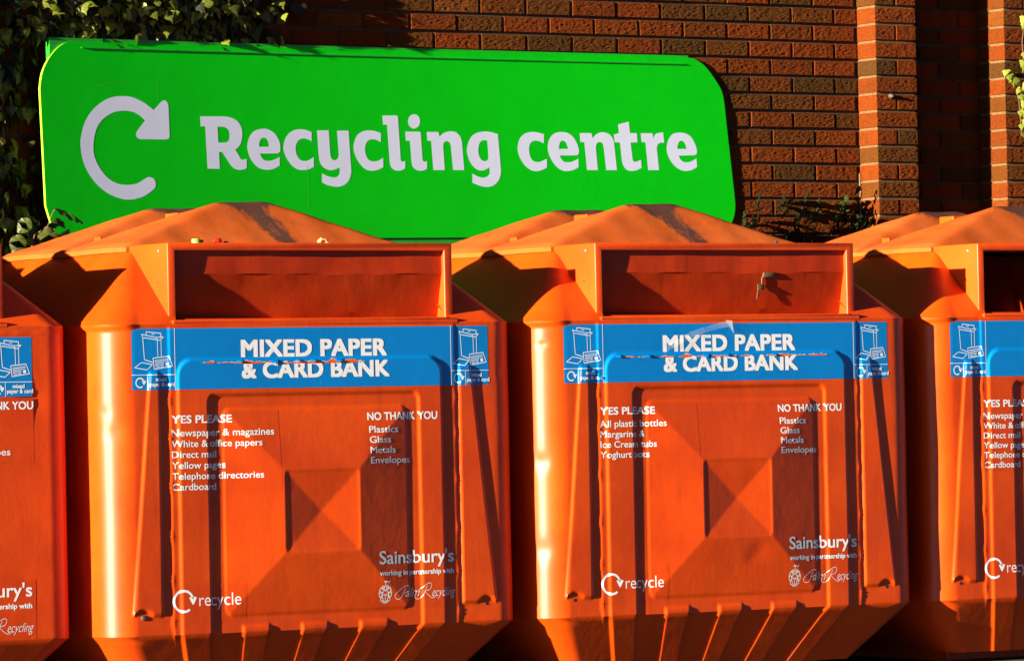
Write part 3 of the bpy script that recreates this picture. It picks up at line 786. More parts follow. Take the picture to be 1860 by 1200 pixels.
# litter on the second bank's hood
def world_of(k, x, y, z):
    _, ox, oy, yw, *_r = BANKS[k]; c, s = math.cos(yw), math.sin(yw)
    return (BANKS[k][0]*S_+.7+ox+(x-.7)*c-y*s, oy+(x-.7)*s+y*c, z+GZ)
hz = HZ1+.0004
def bottle_cap(x, y):
    b = bmesh.new(); n_ = 24; R = [[], [], []]
    for i in range(n_):
        a = i*2*math.pi/n_; r = .0145*(1+.03*(i % 2))
        R[0].append(b.verts.new((r*math.cos(a), r*math.sin(a), 0))); R[1].append(b.verts.new((r*math.cos(a), r*math.sin(a), .0115))); R[2].append(b.verts.new((r*.86*math.cos(a), r*.86*math.sin(a), .0135)))
    for A, B_ in zip(R, R[1:]):
        for i in range(n_): b.faces.new((A[i], A[(i+1) % n_], B_[(i+1) % n_], B_[i]))
    b.faces.new(R[2]); b.faces.new(R[0][::-1])
    o = link('bottle_cap', bm_mesh('bottle_cap', b, 40), mat_simple('green_plastic', (.12, .62, .05), .35)); o.location = world_of(1, x, y, hz)
    # dark torn ring beside it
    b = bmesh.new(); add_tube(b, [(.021+.005*math.cos(t), .004*math.sin(t), .0055+.002*math.sin(3*t)) for t in np.linspace(0, 5.6, 12)], .004, 6)
    link('tamper_ring', bm_mesh('tamper_ring', b, 40), mat_simple('dark_plastic', (.02, .06, .02), .4), o)
    return tag(o, 'small green plastic bottle cap lying on the hood of a bank', 'bottle cap')
bottle_cap(.290, .06)
def crumple(name, loc, rx, ry, rz, mat, seed, n_=2, rough=.35):
    rnd = random.Random(seed); b = bmesh.new(); bmesh.ops.create_icosphere(b, subdivisions=n_, radius=1)
    for v in b.verts:
        f = 1+rnd.uniform(-rough, rough); v.co = Vector((v.co.x*rx*f, v.co.y*ry*f, max(-.55, v.co.z)*rz*f))
    zmin = min(v.co.z for v in b.verts)
    for v in b.verts: v.co.z -= zmin
    o = link(name, bm_mesh(name, b, 25), mat); o.location = loc; return o
tag(crumple('plastic_scrap', world_of(1, .380, .07, hz), .015, .012, .011, mat_simple('red_plastic', (.65, .015, .01), .35), 2, 3, .12), 'round red plastic scrap resting on the chute hood by the green cap', 'scrap')
tag(crumple('dark_crumb', world_of(1, .412, .07, hz), .009, .006, .004, mat_simple('dark_red_plastic', (.10, .01, .008), .5), 5, 2, .2), 'tiny dark crumb right beside the red plastic scrap', 'scrap')
tag(crumple('dry_leaf', world_of(1, .795, .07, hz), .018, .010, .010, mat_simple('dry_leaf', (.55, .33, .12), .7, 0, .4, 150), 8, 2, .45), 'crumpled tan dry leaf lying alone on the chute hood', 'leaf')
tag(crumple('grit', world_of(2, .985, .08, hz), .008, .007, .007, mat_simple('grit', (.04, .025, .015), .9), 9, 2, .3), 'dark speck of grit on the hood above the plastic bottles list', 'grit')

# ------------------------------------------------------------------ sign
SIGN_SHAPES = [
 ('R',[[(1.7002,1.2258),(1.7959,1.2275),(1.805,1.2273),(1.8159,1.2272),(1.8267,1.2263),(1.8373,1.2245),(1.8479,1.2221),(1.8574,1.2189),(1.8657,1.215),(1.8731,1.2103),(1.8794,1.2046),(1.8849,1.1975),(1.8893,1.1894),(1.8927,1.1814),(1.8946,1.1741),(1.8954,1.1669),(1.8956,1.1595),(1.8953,1.1518),(1.8944,1.1439),(1.8927,1.136),(1.8902,1.1279),(1.8869,1.1198),(1.8825,1.1125),(1.8763,1.1065),(1.8689,1.1013),(1.8615,1.0961),(1.8662,1.0893),(1.8717,1.0813),(1.8765,1.0743),(1.8796,1.069),(1.882,1.0647),(1.8847,1.0613),(1.8882,1.0587),(1.8921,1.0571),(1.8967,1.0564),(1.9022,1.057),(1.9084,1.0586),(1.9146,1.0602),(1.9131,1.0226),(1.9085,1.021),(1.9031,1.019),(1.8975,1.0175),(1.892,1.0165),(1.8863,1.0159),(1.8803,1.0158),(1.8735,1.0163),(1.8664,1.0173),(1.8597,1.0191),(1.8538,1.0218),(1.8483,1.0254),(1.8428,1.03),(1.8372,1.036),(1.8317,1.043),(1.8261,1.0503),(1.8203,1.0582),(1.8145,1.0664),(1.8095,1.0734),(1.8059,1.0785),(1.803,1.0823),(1.8002,1.0862),(1.7851,1.0854),(1.7877,1.0188),(1.7306,1.0188),(1.7232,1.1866),(1.7017,1.1862)],[(1.7802,1.186),(1.7868,1.1862),(1.7946,1.1863),(1.8018,1.1861),(1.808,1.1857),(1.8136,1.1849),(1.8189,1.1832),(1.824,1.1802),(1.8287,1.1764),(1.8323,1.1717),(1.8345,1.1658),(1.8356,1.1591),(1.836,1.1527),(1.8358,1.1469),(1.8349,1.1415),(1.8332,1.1366),(1.8309,1.1325),(1.828,1.1289),(1.8244,1.1263),(1.8202,1.1247),(1.8154,1.1241),(1.8107,1.1234),(1.7829,1.123)]]),
 ('e',[[(2.0612,1.0838),(1.9772,1.0821),(1.9787,1.0779),(1.9806,1.073),(1.9831,1.0684),(1.9863,1.064),(1.9901,1.06),(1.9949,1.0568),(2.001,1.0547),(2.0081,1.0535),(2.0155,1.0532),(2.0232,1.0537),(2.0312,1.0551),(2.0398,1.0573),(2.0493,1.0608),(2.0594,1.0651),(2.0696,1.0695),(2.0688,1.035),(2.0621,1.0314),(2.0541,1.0272),(2.046,1.0236),(2.038,1.0211),(2.0298,1.0192),(2.0216,1.018),(2.0137,1.0174),(2.0058,1.0175),(1.9975,1.0183),(1.9884,1.0197),(1.979,1.0218),(1.97,1.0251),(1.9616,1.0299),(1.9536,1.036),(1.9463,1.043),(1.9394,1.0509),(1.9332,1.0597),(1.9279,1.0691),(1.9236,1.0796),(1.9203,1.0907),(1.9183,1.1012),(1.9179,1.1105),(1.9187,1.1191),(1.9207,1.1277),(1.9238,1.1368),(1.928,1.1459),(1.9333,1.1542),(1.9396,1.1617),(1.9471,1.1683),(1.9562,1.1737),(1.9683,1.1776),(1.9821,1.1802),(1.9943,1.1816),(2.0034,1.1817),(2.0109,1.1805),(2.0184,1.1785),(2.0266,1.1758),(2.0348,1.1722),(2.0424,1.1677),(2.0493,1.1616),(2.0556,1.1545),(2.061,1.1473),(2.0652,1.1406),(2.0684,1.1339),(2.0709,1.1269),(2.0726,1.1188),(2.0735,1.1105),(2.0738,1.1034),(2.0738,1.0984),(2.0733,1.0948),(2.0718,1.0916),(2.0689,1.0887),(2.0651,1.0862)],[(1.9737,1.1088),(1.9738,1.1138),(1.9741,1.1198),(1.9751,1.1255),(1.977,1.1309),(1.9797,1.1362),(1.983,1.1403),(1.9871,1.1431),(1.9917,1.1448),(1.9963,1.1455),(2.0007,1.1452),(2.0051,1.1438),(2.0089,1.1413),(2.0122,1.1371),(2.0151,1.1317),(2.0172,1.1261),(2.0185,1.1207),(2.019,1.1152),(2.0196,1.1097)]]),
 ('c',[[(2.2234,1.1713),(2.2222,1.1343),(2.2166,1.1371),(2.21,1.1404),(2.2033,1.1429),(2.1969,1.1445),(2.1906,1.1453),(2.1842,1.1453),(2.1776,1.1445),(2.171,1.1428),(2.1649,1.14),(2.1595,1.136),(2.1545,1.1308),(2.1507,1.1251),(2.148,1.1187),(2.1463,1.1117),(2.1457,1.1043),(2.146,1.0965),(2.1473,1.0884),(2.1496,1.0808),(2.1531,1.0737),(2.1577,1.0671),(2.1631,1.0618),(2.1694,1.0582),(2.1766,1.0558),(2.1838,1.0547),(2.1906,1.0546),(2.1974,1.0557),(2.2048,1.0579),(2.2132,1.0614),(2.2222,1.066),(2.2312,1.0706),(2.2306,1.0316),(2.2238,1.0285),(2.2157,1.0248),(2.2074,1.0219),(2.1995,1.02),(2.1914,1.0189),(2.183,1.0183),(2.1739,1.0182),(2.1645,1.0186),(2.1552,1.0204),(2.1458,1.0239),(2.1364,1.0288),(2.1277,1.0348),(2.1197,1.0422),(2.1123,1.0506),(2.1057,1.0596),(2.0998,1.0692),(2.0946,1.0794),(2.0908,1.0889),(2.0888,1.097),(2.0882,1.1045),(2.0886,1.1124),(2.0898,1.1211),(2.092,1.1302),(2.0954,1.139),(2.1003,1.1475),(2.1065,1.1557),(2.1133,1.1628),(2.1211,1.1687),(2.1295,1.1734),(2.138,1.1771),(2.1461,1.1796),(2.1543,1.1811),(2.1624,1.1819),(2.1707,1.1822),(2.1789,1.1818),(2.1868,1.1811),(2.1941,1.1799),(2.2011,1.1784),(2.2075,1.1767),(2.2132,1.175),(2.2183,1.1731)]]),
 ('y',[[(2.2487,1.1788),(2.3047,1.1796),(2.3061,1.1521),(2.3078,1.1198),(2.3093,1.0947),(2.3101,1.0826),(2.3106,1.0777),(2.3116,1.074),(2.3134,1.0695),(2.3156,1.0663),(2.3184,1.0637),(2.3219,1.0615),(2.3258,1.06),(2.3298,1.0594),(2.3338,1.0597),(2.3377,1.061),(2.3411,1.0631),(2.3441,1.066),(2.3466,1.0699),(2.3484,1.0744),(2.3495,1.0773),(2.3499,1.0809),(2.3495,1.0922),(2.3481,1.1161),(2.346,1.1476),(2.3438,1.1791),(2.3993,1.1799),(2.4022,1.1322),(2.4055,1.0764),(2.4078,1.0336),(2.4083,1.0148),(2.4078,1.009),(2.4064,1.0038),(2.4042,0.9952),(2.4012,0.9873),(2.397,0.98),(2.3914,0.9732),(2.3846,0.967),(2.3773,0.962),(2.3694,0.9582),(2.361,0.9556),(2.3526,0.9537),(2.3446,0.9528),(2.3367,0.9527),(2.328,0.9532),(2.318,0.9543),(2.3072,0.9559),(2.2967,0.9583),(2.2867,0.9617),(2.277,0.9658),(2.2672,0.9698),(2.2688,1.0063),(2.2753,1.0033),(2.283,0.9997),(2.2906,0.9967),(2.2976,0.9945),(2.3045,0.9928),(2.3114,0.9916),(2.3187,0.9907),(2.3259,0.9902),(2.3324,0.9906),(2.3379,0.992),(2.3427,0.9942),(2.3466,0.9973),(2.3496,1.0015),(2.3518,1.0066),(2.3532,1.0122),(2.3537,1.0183),(2.3533,1.0249),(2.353,1.0315),(2.3483,1.0291),(2.3428,1.0263),(2.3367,1.0239),(2.33,1.0218),(2.3228,1.0201),(2.3156,1.0192),(2.3086,1.0193),(2.3016,1.0202),(2.2947,1.0219),(2.2875,1.0245),(2.2803,1.0279),(2.2739,1.0321),(2.2686,1.037),(2.264,1.0429),(2.2604,1.0497),(2.2578,1.0577),(2.256,1.0668),(2.2547,1.0762),(2.2539,1.0842),(2.2536,1.0926),(2.253,1.1058),(2.2517,1.1269),(2.2502,1.1528)]]),
 ('c',[[(2.5547,1.1709),(2.5532,1.1354),(2.5472,1.1384),(2.5401,1.1419),(2.5329,1.1446),(2.5258,1.1461),(2.5186,1.1468),(2.5118,1.1467),(2.5054,1.1459),(2.4995,1.1443),(2.4941,1.1417),(2.4892,1.138),(2.4849,1.1334),(2.4814,1.1281),(2.4789,1.1223),(2.4772,1.1157),(2.4764,1.1087),(2.4765,1.1009),(2.4774,1.0927),(2.4793,1.0849),(2.4821,1.0778),(2.4859,1.0711),(2.4905,1.0657),(2.4961,1.0619),(2.5026,1.0592),(2.5097,1.0576),(2.5174,1.0569),(2.5257,1.0572),(2.5344,1.0588),(2.5436,1.0623),(2.5533,1.0671),(2.563,1.0719),(2.5628,1.0338),(2.5564,1.0309),(2.5489,1.0275),(2.5407,1.0246),(2.5317,1.0221),(2.522,1.02),(2.5123,1.0189),(2.5028,1.019),(2.4933,1.0201),(2.4842,1.0225),(2.4757,1.0261),(2.4677,1.0309),(2.4599,1.0371),(2.452,1.0449),(2.4443,1.0541),(2.4376,1.0636),(2.4321,1.0735),(2.4276,1.0836),(2.4243,1.0932),(2.4222,1.1014),(2.4214,1.109),(2.4217,1.1169),(2.423,1.1258),(2.4255,1.135),(2.429,1.1438),(2.4335,1.152),(2.4389,1.1597),(2.4453,1.1663),(2.4529,1.1715),(2.4614,1.1755),(2.4703,1.1786),(2.4793,1.1808),(2.4887,1.1821),(2.4985,1.1826),(2.5091,1.1822),(2.5201,1.1809),(2.5302,1.1792),(2.5389,1.1768),(2.5468,1.1738)]]),
 ('l',[[(2.5625,1.2441),(2.629,1.2452),(2.6313,1.2445),(2.6339,1.2437),(2.636,1.2423),(2.6371,1.2402),(2.6377,1.2375),(2.6383,1.2349),(2.6471,1.0691),(2.6476,1.0662),(2.6483,1.0628),(2.6494,1.0601),(2.6512,1.0585),(2.6535,1.0575),(2.6564,1.0572),(2.6602,1.0578),(2.6646,1.0591),(2.6689,1.0603),(2.6682,1.0298),(2.6629,1.0275),(2.6566,1.0249),(2.6503,1.0227),(2.6443,1.0214),(2.6384,1.0206),(2.6325,1.0205),(2.6265,1.0209),(2.6205,1.022),(2.6149,1.0239),(2.6097,1.0266),(2.6049,1.03),(2.601,1.0342),(2.5982,1.0392),(2.5962,1.0448),(2.5943,1.0505),(2.5846,1.2066),(2.5655,1.2069)]]),
 ('i',[[(2.6718,1.1801),(2.7375,1.181),(2.7398,1.1805),(2.7425,1.1798),(2.7446,1.1787),(2.7457,1.1769),(2.7463,1.1745),(2.7469,1.1722),(2.7527,1.0703),(2.7535,1.0674),(2.7544,1.064),(2.756,1.0613),(2.7585,1.0597),(2.7616,1.0588),(2.7648,1.0584),(2.7681,1.0589),(2.7715,1.0599),(2.7749,1.0609),(2.7741,1.03),(2.769,1.0277),(2.7629,1.025),(2.7569,1.0229),(2.7516,1.0219),(2.7464,1.0215),(2.7408,1.0216),(2.7344,1.022),(2.7277,1.023),(2.7213,1.025),(2.7155,1.0282),(2.71,1.0323),(2.7056,1.0368),(2.703,1.0415),(2.7015,1.0466),(2.7,1.0517),(2.6933,1.1429),(2.6737,1.1433)],[(2.7161,1.2517),(2.7237,1.2506),(2.7312,1.2475),(2.7372,1.2431),(2.7414,1.2372),(2.7441,1.23),(2.7449,1.2228),(2.7437,1.2156),(2.7407,1.2083),(2.7363,1.2023),(2.73,1.1977),(2.7223,1.1943),(2.7147,1.193),(2.7071,1.1941),(2.6996,1.1972),(2.6936,1.2016),(2.6894,1.2075),(2.6868,1.2147),(2.6859,1.2219),(2.6871,1.2291),(2.6901,1.2364),(2.6946,1.2424),(2.7008,1.247),(2.7085,1.2504)]]),
 ('n',[[(2.776,1.1801),(2.8266,1.1808),(2.8284,1.1807),(2.8306,1.1806),(2.8326,1.1788),(2.8345,1.1744),(2.8362,1.1683),(2.838,1.1623),(2.8435,1.1667),(2.85,1.1718),(2.8569,1.1761),(2.8639,1.1791),(2.8712,1.1814),(2.8785,1.183),(2.8857,1.1842),(2.8928,1.1848),(2.9,1.1846),(2.9073,1.1837),(2.9145,1.182),(2.9213,1.1791),(2.9278,1.1747),(2.9339,1.169),(2.9389,1.1628),(2.9422,1.1562),(2.9444,1.149),(2.9466,1.1418),(2.9553,1.0264),(2.9004,1.0259),(2.8921,1.123),(2.8911,1.1273),(2.8898,1.1323),(2.8881,1.1365),(2.8856,1.1394),(2.8825,1.1416),(2.8793,1.143),(2.8759,1.1439),(2.8722,1.1441),(2.8686,1.1435),(2.8647,1.1418),(2.8608,1.1393),(2.8577,1.1361),(2.856,1.1321),(2.8553,1.1273),(2.8545,1.1226),(2.8604,1.0255),(2.8043,1.0249),(2.7965,1.1443),(2.7783,1.1447)]]),
 ('g',[[(3.1233,1.1759),(3.1352,1.0261),(3.1343,1.0189),(3.1333,1.0104),(3.131,1.0018),(3.1271,0.9934),(3.122,0.9849),(3.116,0.9775),(3.1087,0.9715),(3.1005,0.9666),(3.0922,0.9627),(3.0841,0.9601),(3.0758,0.9586),(3.0668,0.958),(3.0569,0.9583),(3.0462,0.9594),(3.0345,0.9617),(3.0215,0.9654),(3.0075,0.9702),(2.9935,0.9749),(2.9948,1.0127),(3.0014,1.0094),(3.0094,1.0056),(3.0175,1.0023),(3.0258,0.9997),(3.0344,0.9976),(3.0426,0.9965),(3.0504,0.9966),(3.0578,0.9977),(3.0642,0.9997),(3.0696,1.0026),(3.0739,1.0062),(3.0771,1.0104),(3.0787,1.0152),(3.0792,1.0205),(3.0793,1.0256),(3.0792,1.0302),(3.0789,1.0347),(3.0785,1.0392),(3.0736,1.0363),(3.0677,1.0328),(3.0614,1.0299),(3.0546,1.0276),(3.0473,1.0258),(3.0397,1.0252),(3.0315,1.0258),(3.0231,1.0275),(3.0146,1.031),(3.006,1.0365),(2.9975,1.0436),(2.99,1.0518),(2.9838,1.0613),(2.9786,1.0717),(2.9746,1.0818),(2.9718,1.0911),(2.9702,1.1),(2.9698,1.1089),(2.9706,1.118),(2.9727,1.1271),(2.9759,1.1362),(2.9804,1.1457),(2.986,1.1553),(2.9927,1.1635),(3.0004,1.1699),(3.0091,1.1749),(3.0182,1.179),(3.0278,1.182),(3.0377,1.1841),(3.0472,1.1854),(3.0558,1.1861),(3.0641,1.1862),(3.0724,1.1858),(3.0807,1.1851),(3.0891,1.184),(3.0975,1.1825),(3.1061,1.1806),(3.1147,1.1782)],[(3.0704,1.1495),(3.0746,1.086),(3.0744,1.0822),(3.0742,1.0778),(3.0732,1.0739),(3.0714,1.0708),(3.0689,1.0682),(3.0659,1.0662),(3.0621,1.0648),(3.0577,1.0639),(3.0532,1.064),(3.0484,1.0651),(3.0435,1.0671),(3.039,1.0705),(3.0349,1.0755),(3.0314,1.0818),(3.0286,1.0885),(3.0269,1.0953),(3.026,1.1025),(3.0259,1.1096),(3.0265,1.1169),(3.0277,1.1243),(3.0296,1.1308),(3.0321,1.1362),(3.0353,1.1408),(3.039,1.1445),(3.0433,1.1472),(3.0483,1.149),(3.0535,1.1502),(3.059,1.1504),(3.0647,1.1499)]]),
 ('c',[[(3.351,1.179),(3.35,1.1409),(3.3441,1.1434),(3.3371,1.1464),(3.3302,1.1488),(3.324,1.1505),(3.318,1.1515),(3.3121,1.152),(3.3064,1.1518),(3.3009,1.151),(3.2957,1.1493),(3.2907,1.1467),(3.2859,1.1431),(3.282,1.1385),(3.279,1.1328),(3.2769,1.1262),(3.2757,1.1187),(3.2757,1.1098),(3.2767,1.1001),(3.2787,1.0913),(3.2816,1.0838),(3.2854,1.0771),(3.2902,1.0717),(3.2961,1.0677),(3.3029,1.065),(3.3099,1.0634),(3.3167,1.0628),(3.3237,1.0634),(3.3318,1.0651),(3.3415,1.0685),(3.3523,1.0731),(3.363,1.0776),(3.3621,1.0405),(3.3551,1.0373),(3.3467,1.0336),(3.3382,1.0305),(3.3299,1.0281),(3.3215,1.0262),(3.3126,1.0254),(3.3032,1.0256),(3.2934,1.0269),(3.2837,1.0297),(3.2739,1.0341),(3.2642,1.0399),(3.2551,1.047),(3.2467,1.0556),(3.2388,1.0655),(3.2322,1.0756),(3.227,1.0857),(3.223,1.0959),(3.2203,1.1059),(3.2192,1.1152),(3.2195,1.1242),(3.221,1.1332),(3.2236,1.1427),(3.2275,1.1522),(3.2325,1.1607),(3.2389,1.1679),(3.2464,1.1742),(3.2547,1.1792),(3.2639,1.1829),(3.2739,1.1853),(3.2839,1.1869),(3.2933,1.1877),(3.3026,1.1876),(3.313,1.1867),(3.325,1.1847),(3.338,1.1818)]]),
 ('e',[[(3.5076,1.0932),(3.4279,1.0915),(3.4294,1.0873),(3.4313,1.0824),(3.4341,1.0778),(3.4381,1.0735),(3.4429,1.0694),(3.4484,1.0663),(3.4545,1.0646),(3.4613,1.0638),(3.4684,1.0638),(3.476,1.0643),(3.4839,1.0656),(3.4923,1.0677),(3.5012,1.0711),(3.5106,1.0753),(3.52,1.0796),(3.5202,1.0435),(3.5129,1.0401),(3.5042,1.036),(3.4951,1.0326),(3.4856,1.03),(3.4756,1.0281),(3.4657,1.0271),(3.456,1.0271),(3.4463,1.0281),(3.4366,1.0305),(3.4267,1.0346),(3.417,1.0402),(3.4078,1.047),(3.3994,1.0552),(3.3916,1.0645),(3.3848,1.0742),(3.3791,1.0843),(3.3744,1.0948),(3.371,1.1045),(3.369,1.113),(3.3683,1.1208),(3.3687,1.1289),(3.3699,1.1381),(3.3723,1.1476),(3.3759,1.1564),(3.3811,1.1645),(3.3876,1.1719),(3.3946,1.178),(3.4022,1.1824),(3.4103,1.1854),(3.4186,1.1875),(3.427,1.1888),(3.4356,1.1892),(3.4442,1.1891),(3.4527,1.1886),(3.4612,1.1874),(3.4696,1.1851),(3.4783,1.1813),(3.487,1.1762),(3.4948,1.1702),(3.5016,1.1628),(3.5075,1.1543),(3.5125,1.1459),(3.5167,1.1375),(3.5199,1.129),(3.5222,1.1215),(3.5234,1.1156),(3.5236,1.1106),(3.5233,1.1063),(3.5224,1.1025),(3.5209,1.0995),(3.5186,1.097),(3.5154,1.0954),(3.5115,1.0943)],[(3.4234,1.1186),(3.4238,1.1227),(3.4242,1.1276),(3.4252,1.1326),(3.427,1.138),(3.4294,1.1436),(3.4322,1.148),(3.4355,1.1508),(3.4393,1.1524),(3.4433,1.153),(3.4475,1.1527),(3.4519,1.1513),(3.4559,1.1489),(3.4593,1.1449),(3.4623,1.1398),(3.4647,1.1346),(3.4665,1.1296),(3.4678,1.1245),(3.4691,1.1194)]]),
 ('n',[[(3.5285,1.1859),(3.5795,1.1866),(3.5823,1.1863),(3.5857,1.1858),(3.5886,1.1836),(3.5904,1.1786),(3.5916,1.172),(3.5929,1.1653),(3.5986,1.1707),(3.6053,1.177),(3.6124,1.1824),(3.6196,1.186),(3.6271,1.1887),(3.6346,1.1904),(3.642,1.1911),(3.6494,1.1908),(3.6567,1.1897),(3.6643,1.1879),(3.6719,1.1852),(3.6786,1.1817),(3.6842,1.1773),(3.689,1.1721),(3.693,1.1665),(3.6958,1.1606),(3.6978,1.1544),(3.6999,1.1482),(3.7118,1.0336),(3.6576,1.0331),(3.6471,1.1291),(3.646,1.1334),(3.6447,1.1385),(3.6426,1.1429),(3.6395,1.146),(3.6357,1.1483),(3.6318,1.1498),(3.6281,1.1504),(3.6243,1.15),(3.6207,1.1488),(3.6173,1.1464),(3.6139,1.1432),(3.6113,1.1394),(3.6098,1.1352),(3.6089,1.1304),(3.608,1.1256),(3.616,1.0328),(3.5617,1.0323),(3.551,1.1482),(3.5316,1.1486)]]),
 ('t',[[(3.7221,1.2253),(3.7764,1.2366),(3.7811,1.1892),(3.8156,1.189),(3.8183,1.1511),(3.7831,1.1498),(3.7914,1.0815),(3.7925,1.0783),(3.7938,1.0746),(3.7959,1.0717),(3.7986,1.07),(3.8019,1.0691),(3.807,1.0693),(3.8148,1.0712),(3.8244,1.0743),(3.8339,1.0773),(3.8368,1.0443),(3.83,1.0412),(3.8219,1.0376),(3.8135,1.0346),(3.8051,1.0325),(3.7963,1.0311),(3.7875,1.0306),(3.7786,1.031),(3.7697,1.0322),(3.7617,1.035),(3.7547,1.0398),(3.7485,1.0462),(3.7437,1.0533),(3.7406,1.061),(3.7387,1.0694),(3.7369,1.0778),(3.7294,1.1494),(3.7029,1.1504),(3.6996,1.182),(3.7249,1.1885)]]),
 ('r',[[(3.8353,1.1893),(3.8844,1.1899),(3.8879,1.1897),(3.8921,1.1892),(3.8955,1.187),(3.8971,1.1817),(3.8979,1.1746),(3.8987,1.1676),(3.9013,1.173),(3.9045,1.1794),(3.9085,1.1847),(3.9133,1.188),(3.9189,1.1901),(3.9254,1.1917),(3.933,1.1927),(3.9413,1.1931),(3.9497,1.1936),(3.9535,1.1506),(3.948,1.1507),(3.9415,1.1509),(3.9356,1.1504),(3.9306,1.1493),(3.9261,1.1475),(3.9224,1.1447),(3.9195,1.1402),(3.9174,1.1347),(3.9152,1.1291),(3.9244,1.0356),(3.8693,1.0351),(3.8581,1.1516),(3.8388,1.1523)]]),
 ('e',[[(4.1049,1.1002),(4.0266,1.0972),(4.0282,1.0933),(4.0302,1.0885),(4.033,1.084),(4.0371,1.0796),(4.0421,1.0755),(4.0477,1.0724),(4.0541,1.0706),(4.0611,1.0698),(4.0683,1.0698),(4.0756,1.0703),(4.0831,1.0715),(4.091,1.0737),(4.0994,1.0773),(4.1082,1.0818),(4.1169,1.0864),(4.1194,1.0507),(4.112,1.0467),(4.1032,1.0419),(4.0938,1.038),(4.0841,1.0355),(4.0739,1.0338),(4.0636,1.0331),(4.0536,1.0334),(4.0437,1.0348),(4.0337,1.0375),(4.0237,1.0417),(4.0137,1.0473),(4.0042,1.0543),(3.9949,1.063),(3.9861,1.0731),(3.9787,1.0834),(3.9731,1.0938),(3.9691,1.1044),(3.9664,1.1142),(3.9653,1.1228),(3.9656,1.1307),(3.967,1.139),(3.9693,1.1484),(3.9727,1.1581),(3.9771,1.167),(3.9827,1.1749),(3.9893,1.1819),(3.9963,1.1874),(4.0038,1.1907),(4.0116,1.1924),(4.019,1.1935),(4.0252,1.1944),(4.0311,1.1946),(4.0377,1.1944),(4.0459,1.1941),(4.0549,1.1933),(4.0639,1.1913),(4.0729,1.188),(4.0818,1.1834),(4.0899,1.1777),(4.0968,1.1703),(4.1029,1.1617),(4.1081,1.1531),(4.1125,1.1445),(4.1162,1.1359),(4.1188,1.1284),(4.1201,1.1223),(4.1205,1.1172),(4.1202,1.1128),(4.1196,1.1092),(4.1183,1.1064),(4.1162,1.1041),(4.113,1.1025),(4.1089,1.1014)],[(4.0202,1.1254),(4.0206,1.1296),(4.021,1.1345),(4.0221,1.1397),(4.0239,1.1451),(4.0263,1.1508),(4.0292,1.1552),(4.0329,1.158),(4.0371,1.1595),(4.0414,1.16),(4.0456,1.1598),(4.0498,1.1585),(4.0536,1.1561),(4.0571,1.1522),(4.0602,1.147),(4.0627,1.1417),(4.0642,1.1365),(4.0651,1.1312),(4.066,1.1259)]]),
 ('A',[[(1.4861,1.2464),(1.5203,1.2789),(1.5245,1.2815),(1.5294,1.2845),(1.5344,1.286),(1.5393,1.2854),(1.5442,1.2835),(1.5482,1.2803),(1.551,1.2756),(1.5529,1.2696),(1.5548,1.2637),(1.5574,1.148),(1.5569,1.1442),(1.5562,1.1397),(1.5543,1.136),(1.5504,1.134),(1.5453,1.1329),(1.5402,1.1318),(1.4264,1.1312),(1.4213,1.1322),(1.4154,1.1335),(1.4103,1.1358),(1.4065,1.1396),(1.4036,1.1446),(1.4023,1.1495),(1.4033,1.1542),(1.4059,1.1588),(1.4086,1.1635),(1.4457,1.2051),(1.438,1.2113),(1.429,1.2187),(1.4192,1.2253),(1.4093,1.2306),(1.3987,1.2352),(1.3871,1.2386),(1.3742,1.2407),(1.3602,1.2417),(1.3456,1.2414),(1.3305,1.2401),(1.3149,1.2375),(1.2993,1.233),(1.2832,1.226),(1.267,1.2169),(1.2527,1.2064),(1.2407,1.1948),(1.2304,1.1816),(1.2219,1.1663),(1.2151,1.1476),(1.2101,1.1268),(1.2073,1.1069),(1.2068,1.089),(1.2085,1.0721),(1.2126,1.0556),(1.2195,1.0392),(1.2288,1.0232),(1.2391,1.0086),(1.2502,0.9954),(1.2624,0.9835),(1.2751,0.9734),(1.2882,0.9655),(1.3019,0.9594),(1.3161,0.9549),(1.3313,0.952),(1.347,0.9507),(1.3622,0.9506),(1.3764,0.9514),(1.3902,0.9533),(1.404,0.957),(1.418,0.9632),(1.4321,0.9713),(1.4462,0.9793),(1.4501,0.9807),(1.4547,0.9822),(1.4602,0.9826),(1.467,0.9816),(1.4746,0.9793),(1.4809,0.9757),(1.4852,0.97),(1.4883,0.9628),(1.4897,0.9559),(1.4891,0.9498),(1.4869,0.9439),(1.4847,0.9379),(1.4727,0.9297),(1.4585,0.92),(1.4446,0.9117),(1.4322,0.9061),(1.42,0.902),(1.4073,0.8987),(1.3938,0.8957),(1.3799,0.8936),(1.3655,0.8928),(1.351,0.8932),(1.336,0.895),(1.3195,0.8987),(1.3005,0.9044),(1.28,0.912),(1.2601,0.9219),(1.2412,0.9341),(1.2228,0.9486),(1.206,0.9648),(1.1908,0.9829),(1.1771,1.0027),(1.166,1.0234),(1.158,1.0457),(1.1525,1.0688),(1.1492,1.0902),(1.1482,1.1082),(1.1494,1.1244),(1.1526,1.1415),(1.1578,1.1611),(1.165,1.1816),(1.1745,1.201),(1.1868,1.2191),(1.2014,1.2361),(1.2169,1.2512),(1.2337,1.2641),(1.2515,1.2751),(1.2682,1.2838),(1.283,1.2897),(1.2967,1.2932),(1.3099,1.2958),(1.3224,1.2976),(1.3344,1.2984),(1.3469,1.2985),(1.3602,1.2984),(1.3741,1.2976),(1.3884,1.2954),(1.4039,1.2911),(1.4199,1.2853),(1.4344,1.2792),(1.4465,1.2728),(1.4571,1.2661),(1.4664,1.26),(1.4739,1.255),(1.48,1.2507)]]),
